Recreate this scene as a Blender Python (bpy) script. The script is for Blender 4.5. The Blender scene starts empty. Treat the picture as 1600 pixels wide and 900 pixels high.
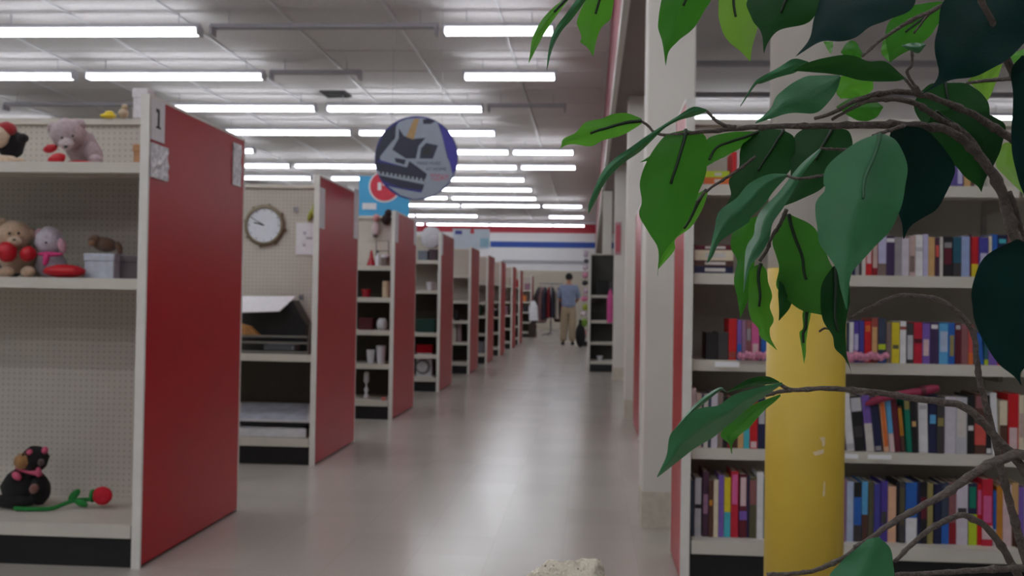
import bpy, bmesh, math, random
from mathutils import Vector, Matrix, noise
random.seed(7)
SC = bpy.context.scene
COL = SC.collection

# ------------------------------------------------------------------ camera
F_PX, PPX, PPY = 1450.0, 830.0, 450.0       # focal length and principal point in 1600x900 pixels
VPX, VPY, ROLL = 921.0, 473.0, 0.015        # where the aisle (+Y) vanishes, image roll
CAM_H = 1.05
CAM = Vector((0, 0, CAM_H))
_d = Vector((VPX - PPX, -(VPY - PPY), -F_PX)).normalized()      # world +Y in camera axes
_u = Vector((math.sin(ROLL), math.cos(ROLL), 0))
_u = (_u - _d * _u.dot(_d)).normalized()                        # world +Z in camera axes
_r = _d.cross(_u).normalized()                                  # world +X in camera axes
ROT = Matrix((_r, _d, _u))                                      # camera -> world
cam_data = bpy.data.cameras.new('camera')
cam = bpy.data.objects.new('camera', cam_data); COL.objects.link(cam)
cam.matrix_world = Matrix.Translation(CAM) @ ROT.to_4x4()
cam_data.sensor_width = 36.0
cam_data.lens = F_PX / 1600 * 36.0
cam_data.shift_x = (800 - PPX) / 1600
cam_data.shift_y = 0.0
cam_data.clip_start = 0.02; cam_data.clip_end = 200
cam_data.dof.use_dof = True
cam_data.dof.focus_distance = 0.55
cam_data.dof.aperture_fstop = 20.0
SC.camera = cam

def ray(px, py):
    d = ROT @ Vector((px - PPX, -(py - PPY), -F_PX))
    return d / d.y
def aty(px, py, Y):
    return CAM + ray(px, py) * Y
def Xat(px, Y, py=470):
    return aty(px, py, Y).x
def Zat(px, py, Y):
    return aty(px, py, Y).z

# ------------------------------------------------------------------ world, exposure
w = bpy.data.worlds.new('world'); SC.world = w; w.use_nodes = True
w.node_tree.nodes['Background'].inputs[0].default_value = (0.8, 0.85, 1.0, 1)
w.node_tree.nodes['Background'].inputs[1].default_value = 0.05
SC.view_settings.view_transform = 'Standard'
SC.view_settings.look = 'None'
SC.view_settings.gamma = 1.0
SC.view_settings.use_curve_mapping = False
SC.view_settings.exposure = 0.0
LAMP = 8.6                                   # strength of the fluorescent tubes

# ------------------------------------------------------------------ materials
def lin(c):
    return tuple(((v/255)/12.92 if v/255 <= .04045 else (((v/255)+.055)/1.055)**2.4) for v in c)
_mats = {}
def M(name, rgb, rough=.6, metal=0.0, var=.10, scale=25.0, bump=0.0, bscale=None, coat=0.0, spec=.5, emit=0.0, trans=0.0, sheen=0.0):
    if name in _mats: return _mats[name]
    m = bpy.data.materials.new(name); m.use_nodes = True
    nt = m.node_tree; b = nt.nodes['Principled BSDF']
    c = lin(rgb)
    tc = nt.nodes.new('ShaderNodeTexCoord')
    nz = nt.nodes.new('ShaderNodeTexNoise'); nz.inputs['Scale'].default_value = scale; nz.inputs['Detail'].default_value = 4
    nt.links.new(tc.outputs['Object'], nz.inputs['Vector'])
    rp = nt.nodes.new('ShaderNodeValToRGB')
    rp.color_ramp.elements[0].position = .3; rp.color_ramp.elements[1].position = .7
    rp.color_ramp.elements[0].color = (*[v*(1-var) for v in c], 1)
    rp.color_ramp.elements[1].color = (*[min(1, v*(1+var)) for v in c], 1)
    nt.links.new(nz.outputs['Fac'], rp.inputs['Fac']); nt.links.new(rp.outputs['Color'], b.inputs['Base Color'])
    b.inputs['Roughness'].default_value = rough; b.inputs['Metallic'].default_value = metal
    b.inputs['Specular IOR Level'].default_value = spec
    b.inputs['Coat Weight'].default_value = coat
    b.inputs['Sheen Weight'].default_value = sheen
    if emit: b.inputs['Emission Color'].default_value = (*c, 1); b.inputs['Emission Strength'].default_value = emit
    if trans: b.inputs['Transmission Weight'].default_value = trans
    if bump:
        n2 = nt.nodes.new('ShaderNodeTexNoise'); n2.inputs['Scale'].default_value = bscale or scale*4; n2.inputs['Detail'].default_value = 5
        nt.links.new(tc.outputs['Object'], n2.inputs['Vector'])
        bp = nt.nodes.new('ShaderNodeBump'); bp.inputs['Strength'].default_value = bump; bp.inputs['Distance'].default_value = .01
        nt.links.new(n2.outputs['Fac'], bp.inputs['Height']); nt.links.new(bp.outputs['Normal'], b.inputs['Normal'])
    _mats[name] = m
    return m

def leaf_mat(name, rgb, trgb, tw=.4, rough=.42, spec=.4):
    m = bpy.data.materials.new(name); m.use_nodes = True
    nt = m.node_tree; nt.nodes.remove(nt.nodes['Principled BSDF'])
    out = nt.nodes['Material Output']
    b = nt.nodes.new('ShaderNodeBsdfPrincipled'); t = nt.nodes.new('ShaderNodeBsdfTranslucent'); mx = nt.nodes.new('ShaderNodeMixShader')
    tc = nt.nodes.new('ShaderNodeTexCoord'); nz = nt.nodes.new('ShaderNodeTexNoise')
    nz.inputs['Scale'].default_value = 45; nz.inputs['Detail'].default_value = 3
    nt.links.new(tc.outputs['Object'], nz.inputs['Vector'])
    c = lin(rgb); r = nt.nodes.new('ShaderNodeValToRGB')
    r.color_ramp.elements[0].color = (*[v*.8 for v in c], 1); r.color_ramp.elements[1].color = (*[v*1.2 for v in c], 1)
    nt.links.new(nz.outputs['Fac'], r.inputs['Fac']); nt.links.new(r.outputs['Color'], b.inputs['Base Color'])
    b.inputs['Roughness'].default_value = rough
    b.inputs['Specular IOR Level'].default_value = spec
    wv = nt.nodes.new('ShaderNodeTexNoise'); wv.inputs['Scale'].default_value = 900
    nt.links.new(tc.outputs['Object'], wv.inputs['Vector'])
    bp = nt.nodes.new('ShaderNodeBump'); bp.inputs['Strength'].default_value = .12; bp.inputs['Distance'].default_value = .002
    nt.links.new(wv.outputs['Fac'], bp.inputs['Height']); nt.links.new(bp.outputs['Normal'], b.inputs['Normal'])
    t.inputs['Color'].default_value = (*lin(trgb), 1)
    mx.inputs[0].default_value = tw
    nt.links.new(b.outputs[0], mx.inputs[1]); nt.links.new(t.outputs[0], mx.inputs[2]); nt.links.new(mx.outputs[0], out.inputs['Surface'])
    return m

def pegboard_mat(name, rgb, pitch=.0254):
    m = M(name, rgb, .65, var=.04, scale=6)
    nt = m.node_tree; b = nt.nodes['Principled BSDF']
    tc = [n for n in nt.nodes if n.type == 'TEX_COORD'][0]
    base = b.inputs['Base Color'].links[0].from_socket
    sep = nt.nodes.new('ShaderNodeSeparateXYZ'); nt.links.new(tc.outputs['Object'], sep.inputs[0])
    def frac(sock):
        a = nt.nodes.new('ShaderNodeMath'); a.operation = 'DIVIDE'; a.inputs[1].default_value = pitch; nt.links.new(sock, a.inputs[0])
        f = nt.nodes.new('ShaderNodeMath'); f.operation = 'FRACT'; nt.links.new(a.outputs[0], f.inputs[0])
        s = nt.nodes.new('ShaderNodeMath'); s.operation = 'SUBTRACT'; s.inputs[1].default_value = .5; nt.links.new(f.outputs[0], s.inputs[0])
        p = nt.nodes.new('ShaderNodeMath'); p.operation = 'MULTIPLY'; nt.links.new(s.outputs[0], p.inputs[0]); nt.links.new(s.outputs[0], p.inputs[1])
        return p.outputs[0]
    ad = nt.nodes.new('ShaderNodeMath'); ad.operation = 'ADD'
    nt.links.new(frac(sep.outputs['X']), ad.inputs[0]); nt.links.new(frac(sep.outputs['Z']), ad.inputs[1])
    lt = nt.nodes.new('ShaderNodeMath'); lt.operation = 'LESS_THAN'; lt.inputs[1].default_value = .035; nt.links.new(ad.outputs[0], lt.inputs[0])
    mx = nt.nodes.new('ShaderNodeMix'); mx.data_type = 'RGBA'
    nt.links.new(lt.outputs[0], mx.inputs['Factor']); nt.links.new(base, mx.inputs['A']); mx.inputs['B'].default_value = (.38, .355, .32, 1)
    nt.links.new(mx.outputs['Result'], b.inputs['Base Color'])
    return m

def floor_mat():
    m = M('floor_vinyl', (176, 169, 160), .2, var=.04, scale=.7, spec=.75)
    nt = m.node_tree; b = nt.nodes['Principled BSDF']
    tc = [n for n in nt.nodes if n.type == 'TEX_COORD'][0]
    base = b.inputs['Base Color'].links[0].from_socket
    ck = nt.nodes.new('ShaderNodeTexBrick'); ck.offset = 0; ck.inputs['Scale'].default_value = 1
    ck.inputs['Brick Width'].default_value = .305; ck.inputs['Row Height'].default_value = .305; ck.inputs['Mortar Size'].default_value = .0006
    ck.inputs['Color1'].default_value = (.93, .93, .93, 1); ck.inputs['Color2'].default_value = (1, 1, 1, 1); ck.inputs['Mortar'].default_value = (.7, .7, .7, 1)
    nt.links.new(tc.outputs['Object'], ck.inputs['Vector'])
    mx = nt.nodes.new('ShaderNodeMix'); mx.data_type = 'RGBA'; mx.blend_type = 'MULTIPLY'; mx.inputs['Factor'].default_value = 1
    nt.links.new(base, mx.inputs['A']); nt.links.new(ck.outputs['Color'], mx.inputs['B']); nt.links.new(mx.outputs['Result'], b.inputs['Base Color'])
    n = nt.nodes.new('ShaderNodeTexNoise'); n.inputs['Scale'].default_value = 1.6; nt.links.new(tc.outputs['Object'], n.inputs['Vector'])
    mr = nt.nodes.new('ShaderNodeMapRange'); mr.inputs['To Min'].default_value = .19; mr.inputs['To Max'].default_value = .23
    nt.links.new(n.outputs['Fac'], mr.inputs['Value']); nt.links.new(mr.outputs['Result'], b.inputs['Roughness'])
    return m

CREAM = M('cream_enamel', (205, 200, 188), .45, var=.04, scale=8)
PEG = pegboard_mat('pegboard_cream', (196, 190, 178))
PLAINBACK = M('back_panel_cream', (190, 184, 172), .6, var=.04, scale=8)
SHADEBACK = M('back_panel_shade', (74, 70, 62), .7, var=.08, scale=10)  # dark tone paints in the shade of the lower shelf cells
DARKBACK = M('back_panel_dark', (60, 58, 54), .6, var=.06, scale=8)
KICK = M('kick_black', (18, 18, 20), .5, var=.2)
RED = M('red_laminate', (172, 0, 24), .36, var=.05, scale=3, spec=.28)
TRIM = M('white_trim', (222, 220, 214), .4, var=.03)
WHITE = M('white_paint', (225, 220, 212), .55, var=.03, scale=3)
PAPER = M('white_paper', (226, 226, 230), .6, var=.05, scale=30)
BLACK = M('black_plastic', (16, 16, 18), .4, var=.2)
STEEL = M('galvanised_steel', (150, 150, 155), .4, metal=.8, var=.08)
CLEAR = M('clear_sleeve', (225, 228, 235), .12, var=.25, scale=60, bump=.8, bscale=40, spec=.8)
BARK = M('ficus_bark', (100, 90, 84), .75, var=.25, scale=220, bump=.5, bscale=400)
RIBT = M('leaf_midrib_upper', (52,100,66), .5, var=.1)
RIBM = M('leaf_midrib', (26, 48, 26), .5, var=.1)

# ------------------------------------------------------------------ mesh helpers
def world_loc(o):
    l = Vector((0, 0, 0))
    while o: l += o.location; o = o.parent
    return l
class G:
    def __init__(s): s.v = []; s.f = []
    def add(s, vs, fs):
        k = len(s.v); s.v += [Vector(p) for p in vs]; s.f += [tuple(i+k for i in f) for f in fs]; return s
    def box(s, x0, x1, y0, y1, z0, z1, mtx=None):
        vs = [Vector((x, y, z)) for z in (z0, z1) for y in (y0, y1) for x in (x0, x1)]
        if mtx: vs = [mtx @ v for v in vs]
        return s.add(vs, [(0,2,3,1),(4,5,7,6),(0,1,5,4),(2,6,7,3),(0,4,6,2),(1,3,7,5)])
    def bevbox(s, x0, x1, y0, y1, z0, z1, b=.004, mtx=None):
        # rounded in plan (corners chamfered), closed
        pl = [(x0+b,y0),(x1-b,y0),(x1,y0+b),(x1,y1-b),(x1-b,y1),(x0+b,y1),(x0,y1-b),(x0,y0+b)]
        pi = [((x0+x1)/2+(x-(x0+x1)/2)*.97, (y0+y1)/2+(y-(y0+y1)/2)*.97) for x, y in pl]
        rings = [(pi, z0), (pl, z0+b), (pl, z1-b), (pi, z1)]
        vs = [Vector((x, y, z)) for r, z in rings for x, y in r]
        if mtx: vs = [mtx @ v for v in vs]
        fs = [tuple(range(7, -1, -1)), tuple(range(24, 32))]
        for k in range(3):
            for i in range(8): j = (i+1) % 8; fs.append((k*8+i, k*8+j, k*8+8+j, k*8+8+i))
        return s.add(vs, fs)
    def tube(s, pts, rad, n=8, caps=True):
        pts = [Vector(p) for p in pts]
        if not hasattr(rad, '__len__'): rad = [rad]*len(pts)
        vs = []; fs = []; prev = None
        for i, p in enumerate(pts):
            t = (pts[min(i+1, len(pts)-1)] - pts[max(i-1, 0)])
            t = t.normalized() if t.length > 1e-9 else Vector((0,0,1))
            if prev is None:
                a = t.cross(Vector((0,0,1)));
                if a.length < .1: a = t.cross(Vector((1,0,0)))
            else: a = prev - t*prev.dot(t)
            a.normalize(); prev = a; b = t.cross(a)
            for k in range(n):
                th = 2*math.pi*k/n; vs.append(p + (a*math.cos(th) + b*math.sin(th))*rad[i])
        for i in range(len(pts)-1):
            for k in range(n): j = (k+1) % n; fs.append((i*n+k, i*n+j, (i+1)*n+j, (i+1)*n+k))
        if caps: fs.append(tuple(range(n-1, -1, -1))); fs.append(tuple(range((len(pts)-1)*n, len(pts)*n)))
        return s.add(vs, fs)
    def ell(s, c, r, rot=None, nu=14, nv=9, lump=0.0, seed=0):
        c = Vector(c); r = Vector(r) if hasattr(r, '__len__') else Vector((r, r, r)); vs = []; fs = []
        E = rot if rot else Matrix.Identity(3)
        def P(th, ph):
            d = Vector((math.sin(ph)*math.cos(th), math.sin(ph)*math.sin(th), math.cos(ph)))
            q = Vector((d.x*r.x, d.y*r.y, d.z*r.z))
            if lump: q *= 1 + lump*noise.noise(d*2.2 + Vector((seed, seed*2.3, 0)))
            return c + E @ q
        vs.append(P(0, 0))
        for j in range(1, nv):
            for i in range(nu): vs.append(P(2*math.pi*i/nu, math.pi*j/nv))
        vs.append(P(0, math.pi))
        for i in range(nu): fs.append((0, 1+i, 1+(i+1) % nu))
        for j in range(nv-2):
            for i in range(nu):
                a = 1+j*nu+i; b = 1+j*nu+(i+1) % nu; fs.append((a, a+nu, b+nu, b))
        L = len(vs)-1; o = 1+(nv-2)*nu
        for i in range(nu): fs.append((o+i, L, o+(i+1) % nu))
        return s.add(vs, fs)
    def lathe(s, prof, c, n=20, mtx=None, caps=True):
        c = Vector(c); vs = []; fs = []
        for r, z in prof:
            for k in range(n):
                th = 2*math.pi*k/n; v = Vector((r*math.cos(th), r*math.sin(th), z))
                if mtx: v = mtx @ v
                vs.append(c + v)
        for i in range(len(prof)-1):
            for k in range(n): j = (k+1) % n; fs.append((i*n+k, i*n+j, (i+1)*n+j, (i+1)*n+k))
        if caps: fs.append(tuple(range(n-1, -1, -1))); fs.append(tuple(range((len(prof)-1)*n, len(prof)*n)))
        return s.add(vs, fs)
    def slab(s, poly, y0, y1):
        # polygon in XZ extruded along Y
        n = len(poly); vs = [(x, y0, z) for x, z in poly] + [(x, y1, z) for x, z in poly]
        fs = [tuple(range(n)), tuple(range(2*n-1, n-1, -1))]
        for i in range(n): j = (i+1) % n; fs.append((i, i+n, j+n, j))
        return s.add(vs, fs)
    def mesh(s, name, mat, off):
        me = bpy.data.meshes.new(name); me.from_pydata([v-off for v in s.v], [], s.f)
        if mat: me.materials.append(mat)
        return me
    def obj(s, name, mat, parent=None, smooth=False, recalc=True):
        if parent: off = world_loc(parent)
        else:
            xs = [v.x for v in s.v]; ys = [v.y for v in s.v]; zs = [v.z for v in s.v]
            off = Vector(((min(xs)+max(xs))/2, (min(ys)+max(ys))/2, min(zs)))
        me = s.mesh(name, mat, off)
        if recalc:
            bm = bmesh.new(); bm.from_mesh(me); bmesh.ops.recalc_face_normals(bm, faces=bm.faces); bm.to_mesh(me); bm.free()
        if smooth:
            for p in me.polygons: p.use_smooth = True
        o = bpy.data.objects.new(name, me); COL.objects.link(o)
        if parent: o.parent = parent
        else: o.location = off
        return o
def tag(o, label, cat, group=None):
    o['label'] = label; o['category'] = cat
    if group: o['group'] = group
    return o
def struct(o):
    o['kind'] = 'structure'; return o
def thing(name, loc, label, cat, group=None):
    o = bpy.data.objects.new(name, None); COL.objects.link(o); o.location = loc; o.empty_display_size = .05
    return tag(o, label, cat, group)
def share(o, parent, loc=(0,0,0)):
    c = o.copy(); COL.objects.link(c); c.parent = parent; c.location = loc; return c
def copy_tree(o, loc, label=None):
    r = o.copy(); COL.objects.link(r); r.location = loc
    if label: r['label'] = label
    for ch in o.children:
        c = ch.copy(); COL.objects.link(c); c.parent = r
        for g in ch.children:
            d = g.copy(); COL.objects.link(d); d.parent = c
    return r
def catmull(pts, n):
    pts = [Vector(p) for p in pts]
    if len(pts) == 2: return [pts[0].lerp(pts[1], i/n) for i in range(n+1)]
    P = [pts[0]*2-pts[1]] + pts + [pts[-1]*2-pts[-2]]
    dense = []
    for i in range(1, len(P)-2):
        for k in range(12):
            t = k/12; a, b, c, d = P[i-1], P[i], P[i+1], P[i+2]
            dense.append(.5*((2*b)+(c-a)*t+(2*a-5*b+4*c-d)*t*t+(3*b-a-3*c+d)*t**3))
    dense.append(pts[-1])
    L = [0]
    for i in range(1, len(dense)): L.append(L[-1]+(dense[i]-dense[i-1]).length)
    out = []; k = 0
    for i in range(n+1):
        s_ = L[-1]*i/n
        while k < len(L)-2 and L[k+1] < s_: k += 1
        f = (s_-L[k])/max(1e-9, L[k+1]-L[k]); out.append(dense[k].lerp(dense[k+1], min(1, f)))
    return out

# ------------------------------------------------------------------ the building shell
CEIL = 4.24
XL, XR, YF, YB = -25.0, 12.0, -8.0, 37.0
fl = struct(G().box(XL, XR, YF, YB, -.1, 0).obj('floor', floor_mat()))
TILE = M('ceiling_board', (222, 218, 218), .85, var=.06, scale=40, bump=.15)
TBAR = M('ceiling_grid_metal', (222, 222, 224), .35, var=.03)
ce = struct(G().box(XL, XR, YF, YB, CEIL+.03, CEIL+.13).obj('ceiling', TILE))
# grid modules: 1.22 across, 1.025 along the aisle; pieces built near, plain board farther out
TX, TY = 1.22, 1.025
t0 = G().bevbox(-TX/2+.014, TX/2-.014, -TY/2+.014, TY/2-.014, -.012, .02, .006).obj('ceiling_tile', TILE, ce)
t0.location = (0, 0, 0)
first = True; cl = world_loc(ce); cells = []
for j in range(27):
    for i in range(20):
        xc = .19 - TX/2 - i*TX; yc = 8.6 + TY/2 + j*TY
        if xc + TX/2 < -.67*(yc+TY/2) - .1: continue
        cells.append((yc, xc))
cells.sort()
me_t = t0.data
bpy.data.objects.remove(t0)
# mesh data of the tile is relative to the ceiling origin: rebuild it around 0
gt = G().bevbox(-TX/2+.014, TX/2-.014, -TY/2+.014, TY/2-.014, -.012, .03, .006)
me_t = gt.mesh('ceiling_tile', TILE, Vector((0,0,0)))
for yc, xc in cells[:290]:
    o = bpy.data.objects.new('ceiling_tile', me_t); COL.objects.link(o); o.parent = ce
    o.location = Vector((xc, yc, CEIL)) - cl
for i in range(20):
    x = .19 - i*TX
    y0 = max(8.6, -x/.66 - 1)
    if y0 < YB-2: G().box(x-.012, x+.012, y0, YB, CEIL-.03, CEIL+.03).obj('ceiling_runner', TBAR, ce)

WALLW = M('wall_white', (228, 228, 230), .6, var=.02, scale=1.5)
WALLB = M('wall_beige', (196, 188, 172), .7, var=.03, scale=1.5)
wb = struct(G().box(XL, XR, YB, YB+.15, 0, CEIL+.1).obj('wall_back', WALLW))
BLUE = M('stripe_blue', (26, 70, 160), .5, var=.03); REDS = M('stripe_red', (190, 40, 60), .5, var=.03)
def back_band(name, py0, py1, mat, x0, x1, d=.02):
    z1 = Zat(860, py0, YB); z0 = Zat(860, py1, YB)
    return G().box(x0, x1, YB-d, YB, z0, z1).obj(name, mat, wb)
back_band('red_stripe', 350, 364, REDS, XL, XR)
back_band('blue_stripe', 378, 387, BLUE, -4.0, XR)
back_band('beige_dado', 423, 520, WALLB, XL, XR, .03)
back_band('picture_rail', 407, 411, M('rail_grey', (170,170,175), .5), -3.5, XR, .04)
struct(G().box(XL-.15, XL, YF, YB, 0, CEIL+.1).obj('wall_left', WALLW))
struct(G().box(XR, XR+.15, YF, YB, 0, CEIL+.1).obj('wall_right', WALLW))
struct(G().box(XL, XR, YF-.15, YF, 0, CEIL+.1).obj('wall_front', WALLW))
# soffit beam running along the aisle on the columns
SOF = M('soffit_paint', (150, 138, 134), .7, var=.05, scale=2); SOFR = M('soffit_red', (150, 60, 72), .6, var=.05, scale=2)
BX0, BX1, BZ = .20, .62, 2.95
so = struct(G().box(BX0+.01, BX1, 2.0, YB-.06, BZ, CEIL+.03).obj('wall_soffit', SOF))
G().box(BX0, BX0+.01, 2.0, YB-.06, BZ+.06, CEIL).obj('red_fascia', SOFR, so)
G().box(BX0-.02, BX0+.025, 2.0, YB-.06, BZ-.03, BZ+.06).obj('edge_trim', TRIM, so)

# ------------------------------------------------------------------ fluorescent strip lights
TUBE = M('tube_glow', (255, 255, 255), .4, var=0, emit=LAMP)
TUBE.node_tree.nodes['Principled BSDF'].inputs['Emission Color'].default_value = (.92, .95, 1.0, 1)
HOUS = M('lamp_housing', (196, 196, 202), .4, var=.03)
DARKCH = M('lamp_channel', (176, 174, 182), .5, var=.05)
LZ = 3.985
_lamps = {}
def lamp(xc, Y, L, label, group):
    if L not in _lamps:
        r = thing('strip_light', (0, 0, CEIL-.01), label, 'light', group)
        z = LZ
        h = G().box(-L/2, L/2, -.05, .05, z+.045, z+.06).box(-L/2, L/2, -.025, .025, z+.06, z+.095).obj('housing', HOUS, r)
        for sy in (-.045, .045):
            G().tube([(-L/2+.03, sy, z), (L/2-.03, sy, z)], .027, 8).obj('tube', TUBE, r, True)
        for sx in (-1, 1):
            G().box(sx*(L/2-.012)-.012, sx*(L/2-.012)+.012, -.075, .075, z-.035, z+.06).obj('lamp_holder', HOUS, r)
            G().tube([(sx*(L/2-.25), 0, z+.095), (sx*(L/2-.25), 0, CEIL-.012)], .006, 6).obj('hanger_rod', HOUS, r)
        _lamps[L] = r
        r.location = (xc, Y, CEIL-.01); r['label'] = label; r['group'] = group
        return r
    r = copy_tree(_lamps[L], (xc, Y, CEIL-.01), label); r['group'] = group
    return r
ROWY = [10.03+2.05*n for n in range(10)] + [32.0, 35.6]
SEG = [
 [(-385,-33,1),(-27,325,1),(690,870,0)],
 [(-460,-168,1),(-160,126,1),(132,418,1),(722,872,0)],
 [(-250,2,1),(250,500,1),(508,758,1)],
 [(-120,100,1),(335,555,1),(558,778,1)],
 [(210,403,1),(604,797,1),(800,898,0)],
 [(284,457,1),(459,632,1),(636,809,1),(812,902,0)],
 [(332,490,1),(523,590,0),(664,820,1)],
 [(400,544,1),(688,832,1)],
 [(430,563,1),(568,701,1),(704,840,1)],
 [(598,718,1),(720,845,1),(847,911,0)],
 [(637,747,1),(857,913,0)],
 [(565,664,1),(666,765,1),(766,863,1),(864,914,0)],
]
GL = 'ceiling strip lights over the aisle'
ordn = ['first','second','third','fourth','fifth','sixth','seventh','eighth','ninth','tenth','eleventh','twelfth']
for n, (Y, segs) in enumerate(zip(ROWY, SEG)):
    pyc = Zat(0, 0, 1)  # unused height; X from the pixel column at the row's own height
    for a, b, big in segs:
        L = 2.44 if big else 1.22
        dy = F_PX*(LZ-CAM_H)/Y
        py = 471 - dy
        xb = Xat(b, Y, py); xa = Xat(a, Y, py)
        xc = (xa+xb)/2
        lamp(xc, Y, L, ('long' if big else 'short') + ' bare-tube strip light, ' + ordn[len(ROWY)-1-n] + ' row from the red-striped wall' + ', ' + ordn[len(segs)-1-segs.index((a, b, big))] + ' from the soffit', GL)
# dark unlit channels between lit lamps
def channel(a, b, n, label):
    Y = ROWY[n]; py = 471 - F_PX*(LZ-CAM_H)/Y
    x0, x1 = Xat(a, Y, py), Xat(b, Y, py)
    r = thing('unlit_strip_channel', ((x0+x1)/2, Y, CEIL-.02), label, 'light fixture', 'unlit light channels')
    G().box(x0, x1, Y-.05, Y+.05, LZ+.045, LZ+.06).obj('channel', DARKCH, r)
    G().box(x0, x1, Y-.025, Y+.025, LZ+.06, LZ+.095).obj('ballast_cover', DARKCH, r)
    for x in (x0+.02, x1-.02): G().box(x-.012, x+.012, Y-.075, Y+.075, LZ-.035, LZ+.06).obj('lamp_holder', DARKCH, r)
    for x in (x0+.2, x1-.2): G().tube([(x, Y, LZ+.095), (x, Y, CEIL-.012)], .006, 6).obj('hanger_rod', DARKCH, r)
channel(330, 685, 0, 'long unlit grey light channel bridging two lit lamps in its row')
channel(422, 565, 1, 'short unlit dark channel joined to one lit lamp only')
channel(762, 885, 2, 'unlit light channel running up to the soffit')
channel(8, 235, 2, 'unlit light channel above the plush toy shelves')
G1 = 'ceiling strip lights outside the picture'
for Y in (7.98, 5.93, 3.88, 1.83, -.3, -2.4, -4.4):
    rw = ordn[(-4.4, -2.4, -.3, 1.83, 3.88, 5.93, 7.98).index(Y)]
    for kx, xc in enumerate((-7.6, -5.05, -2.5)):
        lamp(xc, Y, 2.44, f'long strip light, {rw} row from the front wall, {ordn[3-kx]} from the soffit', G1)
    lamp(-.5, Y, 1.22, f'short strip light, {rw} row from the front wall, beside the soffit', G1)
for Y in (-4.2, -1.6, .6, 2.6, 5.0, 7.6):
    lamp(2.4, Y, 2.44, f'long strip light on the bookshelf side, {ordn[(-4.2, -1.6, .6, 2.6, 5.0, 7.6).index(Y)]} from the front wall', G1)
for kx, xa in enumerate((Xat(1035, 14.75, 187), Xat(1530, 14.75, 187))):
    lamp(xa+1.22, 14.75, 2.44, ['strip light above the bookshelf, close to the thick white column','strip light above the bookshelf, behind the dark ficus leaves'][kx], 'lights beyond the bookshelves')
for Y in (17.7, 20.8, 23.8, 26.9, 30.0):
    for k in range(3): lamp(2.25+k*2.55, Y, 2.44, f'strip light behind the bookshelf side, {ordn[(30.0, 26.9, 23.8, 20.8, 17.7).index(Y)]} row from the red-striped wall, {ordn[k]} from the soffit', 'lights beyond the bookshelves')
for Y, py in ((11.5, 100),(13.2, 165)):
    r = thing('unlit_strip_channel', (3, Y, CEIL-.02), 'unlit rail behind the ficus leaves ' + ('nearer the bookshelves' if py == 100 else 'next to the lit lamp'), 'light fixture')
    G().box(.7, 7, Y-.05, Y+.05, LZ+.0, LZ+.06).obj('channel', DARKCH, r)
    G().tube([(.7, Y+.2, LZ+.08), (7, Y+.2, LZ+.08)], .025, 8).obj('conduit', HOUS, r)
    for x in (1, 3, 5): G().tube([(x, Y, LZ+.06), (x, Y, CEIL-.012)], .006, 6).obj('hanger_rod', DARKCH, r)
r = thing('ceiling_vent', (Xat(525, 14.1, 137), 14.1, CEIL-.01), 'small dark air vent in the ceiling tiles', 'vent')
x = Xat(525, 14.1, 137)
G().box(x-.2, x+.2, 13.9, 14.3, CEIL-.035, CEIL-.012).obj('vent_frame', M('vent_dark', (60,58,60), .5), r)
for k in range(4): G().box(x-.17, x+.17, 13.95+k*.09, 13.99+k*.09, CEIL-.05, CEIL-.03).obj('vent_slat', BLACK, r)

# ------------------------------------------------------------------ columns
def square_column(px0, px1, pybase, label, base=True, top=None, w=None):
    # Y from the base line on the floor
    Y = CAM_H / ((pybase - (VPY + ROLL*((px0+px1)/2-VPX)))/F_PX)
    x0 = Xat(px0, Y, pybase); x1 = x0 + w if w else Xat(px1, Y, pybase)
    d = x1-x0
    t = thing('square_column', ((x0+x1)/2, Y+d/2, 0), label, 'column')
    G().bevbox(x0, x1, Y, Y+d, 0, top or BZ-.001, .006).obj('shaft', WHITE, t)
    if base: G().box(x0-.0012, x1+.0012, Y-.0012, Y+d+.0012, 0, .17).obj('darker_base', M('column_base', (206,198,182), .6, var=.1), t)  # slightly darker beige band round the column foot
    return Y, x0, x1
c1 = square_column(1002, 1078, 822, 'thick square white column beside the bookshelf end panel')
c2 = square_column(975, 991, 653, 'slim square white column with darker base beside a dark red shelf end', w=.2)
c3 = square_column(957, 973, 593, 'square white column carrying a small red notice', w=.22)
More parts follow.
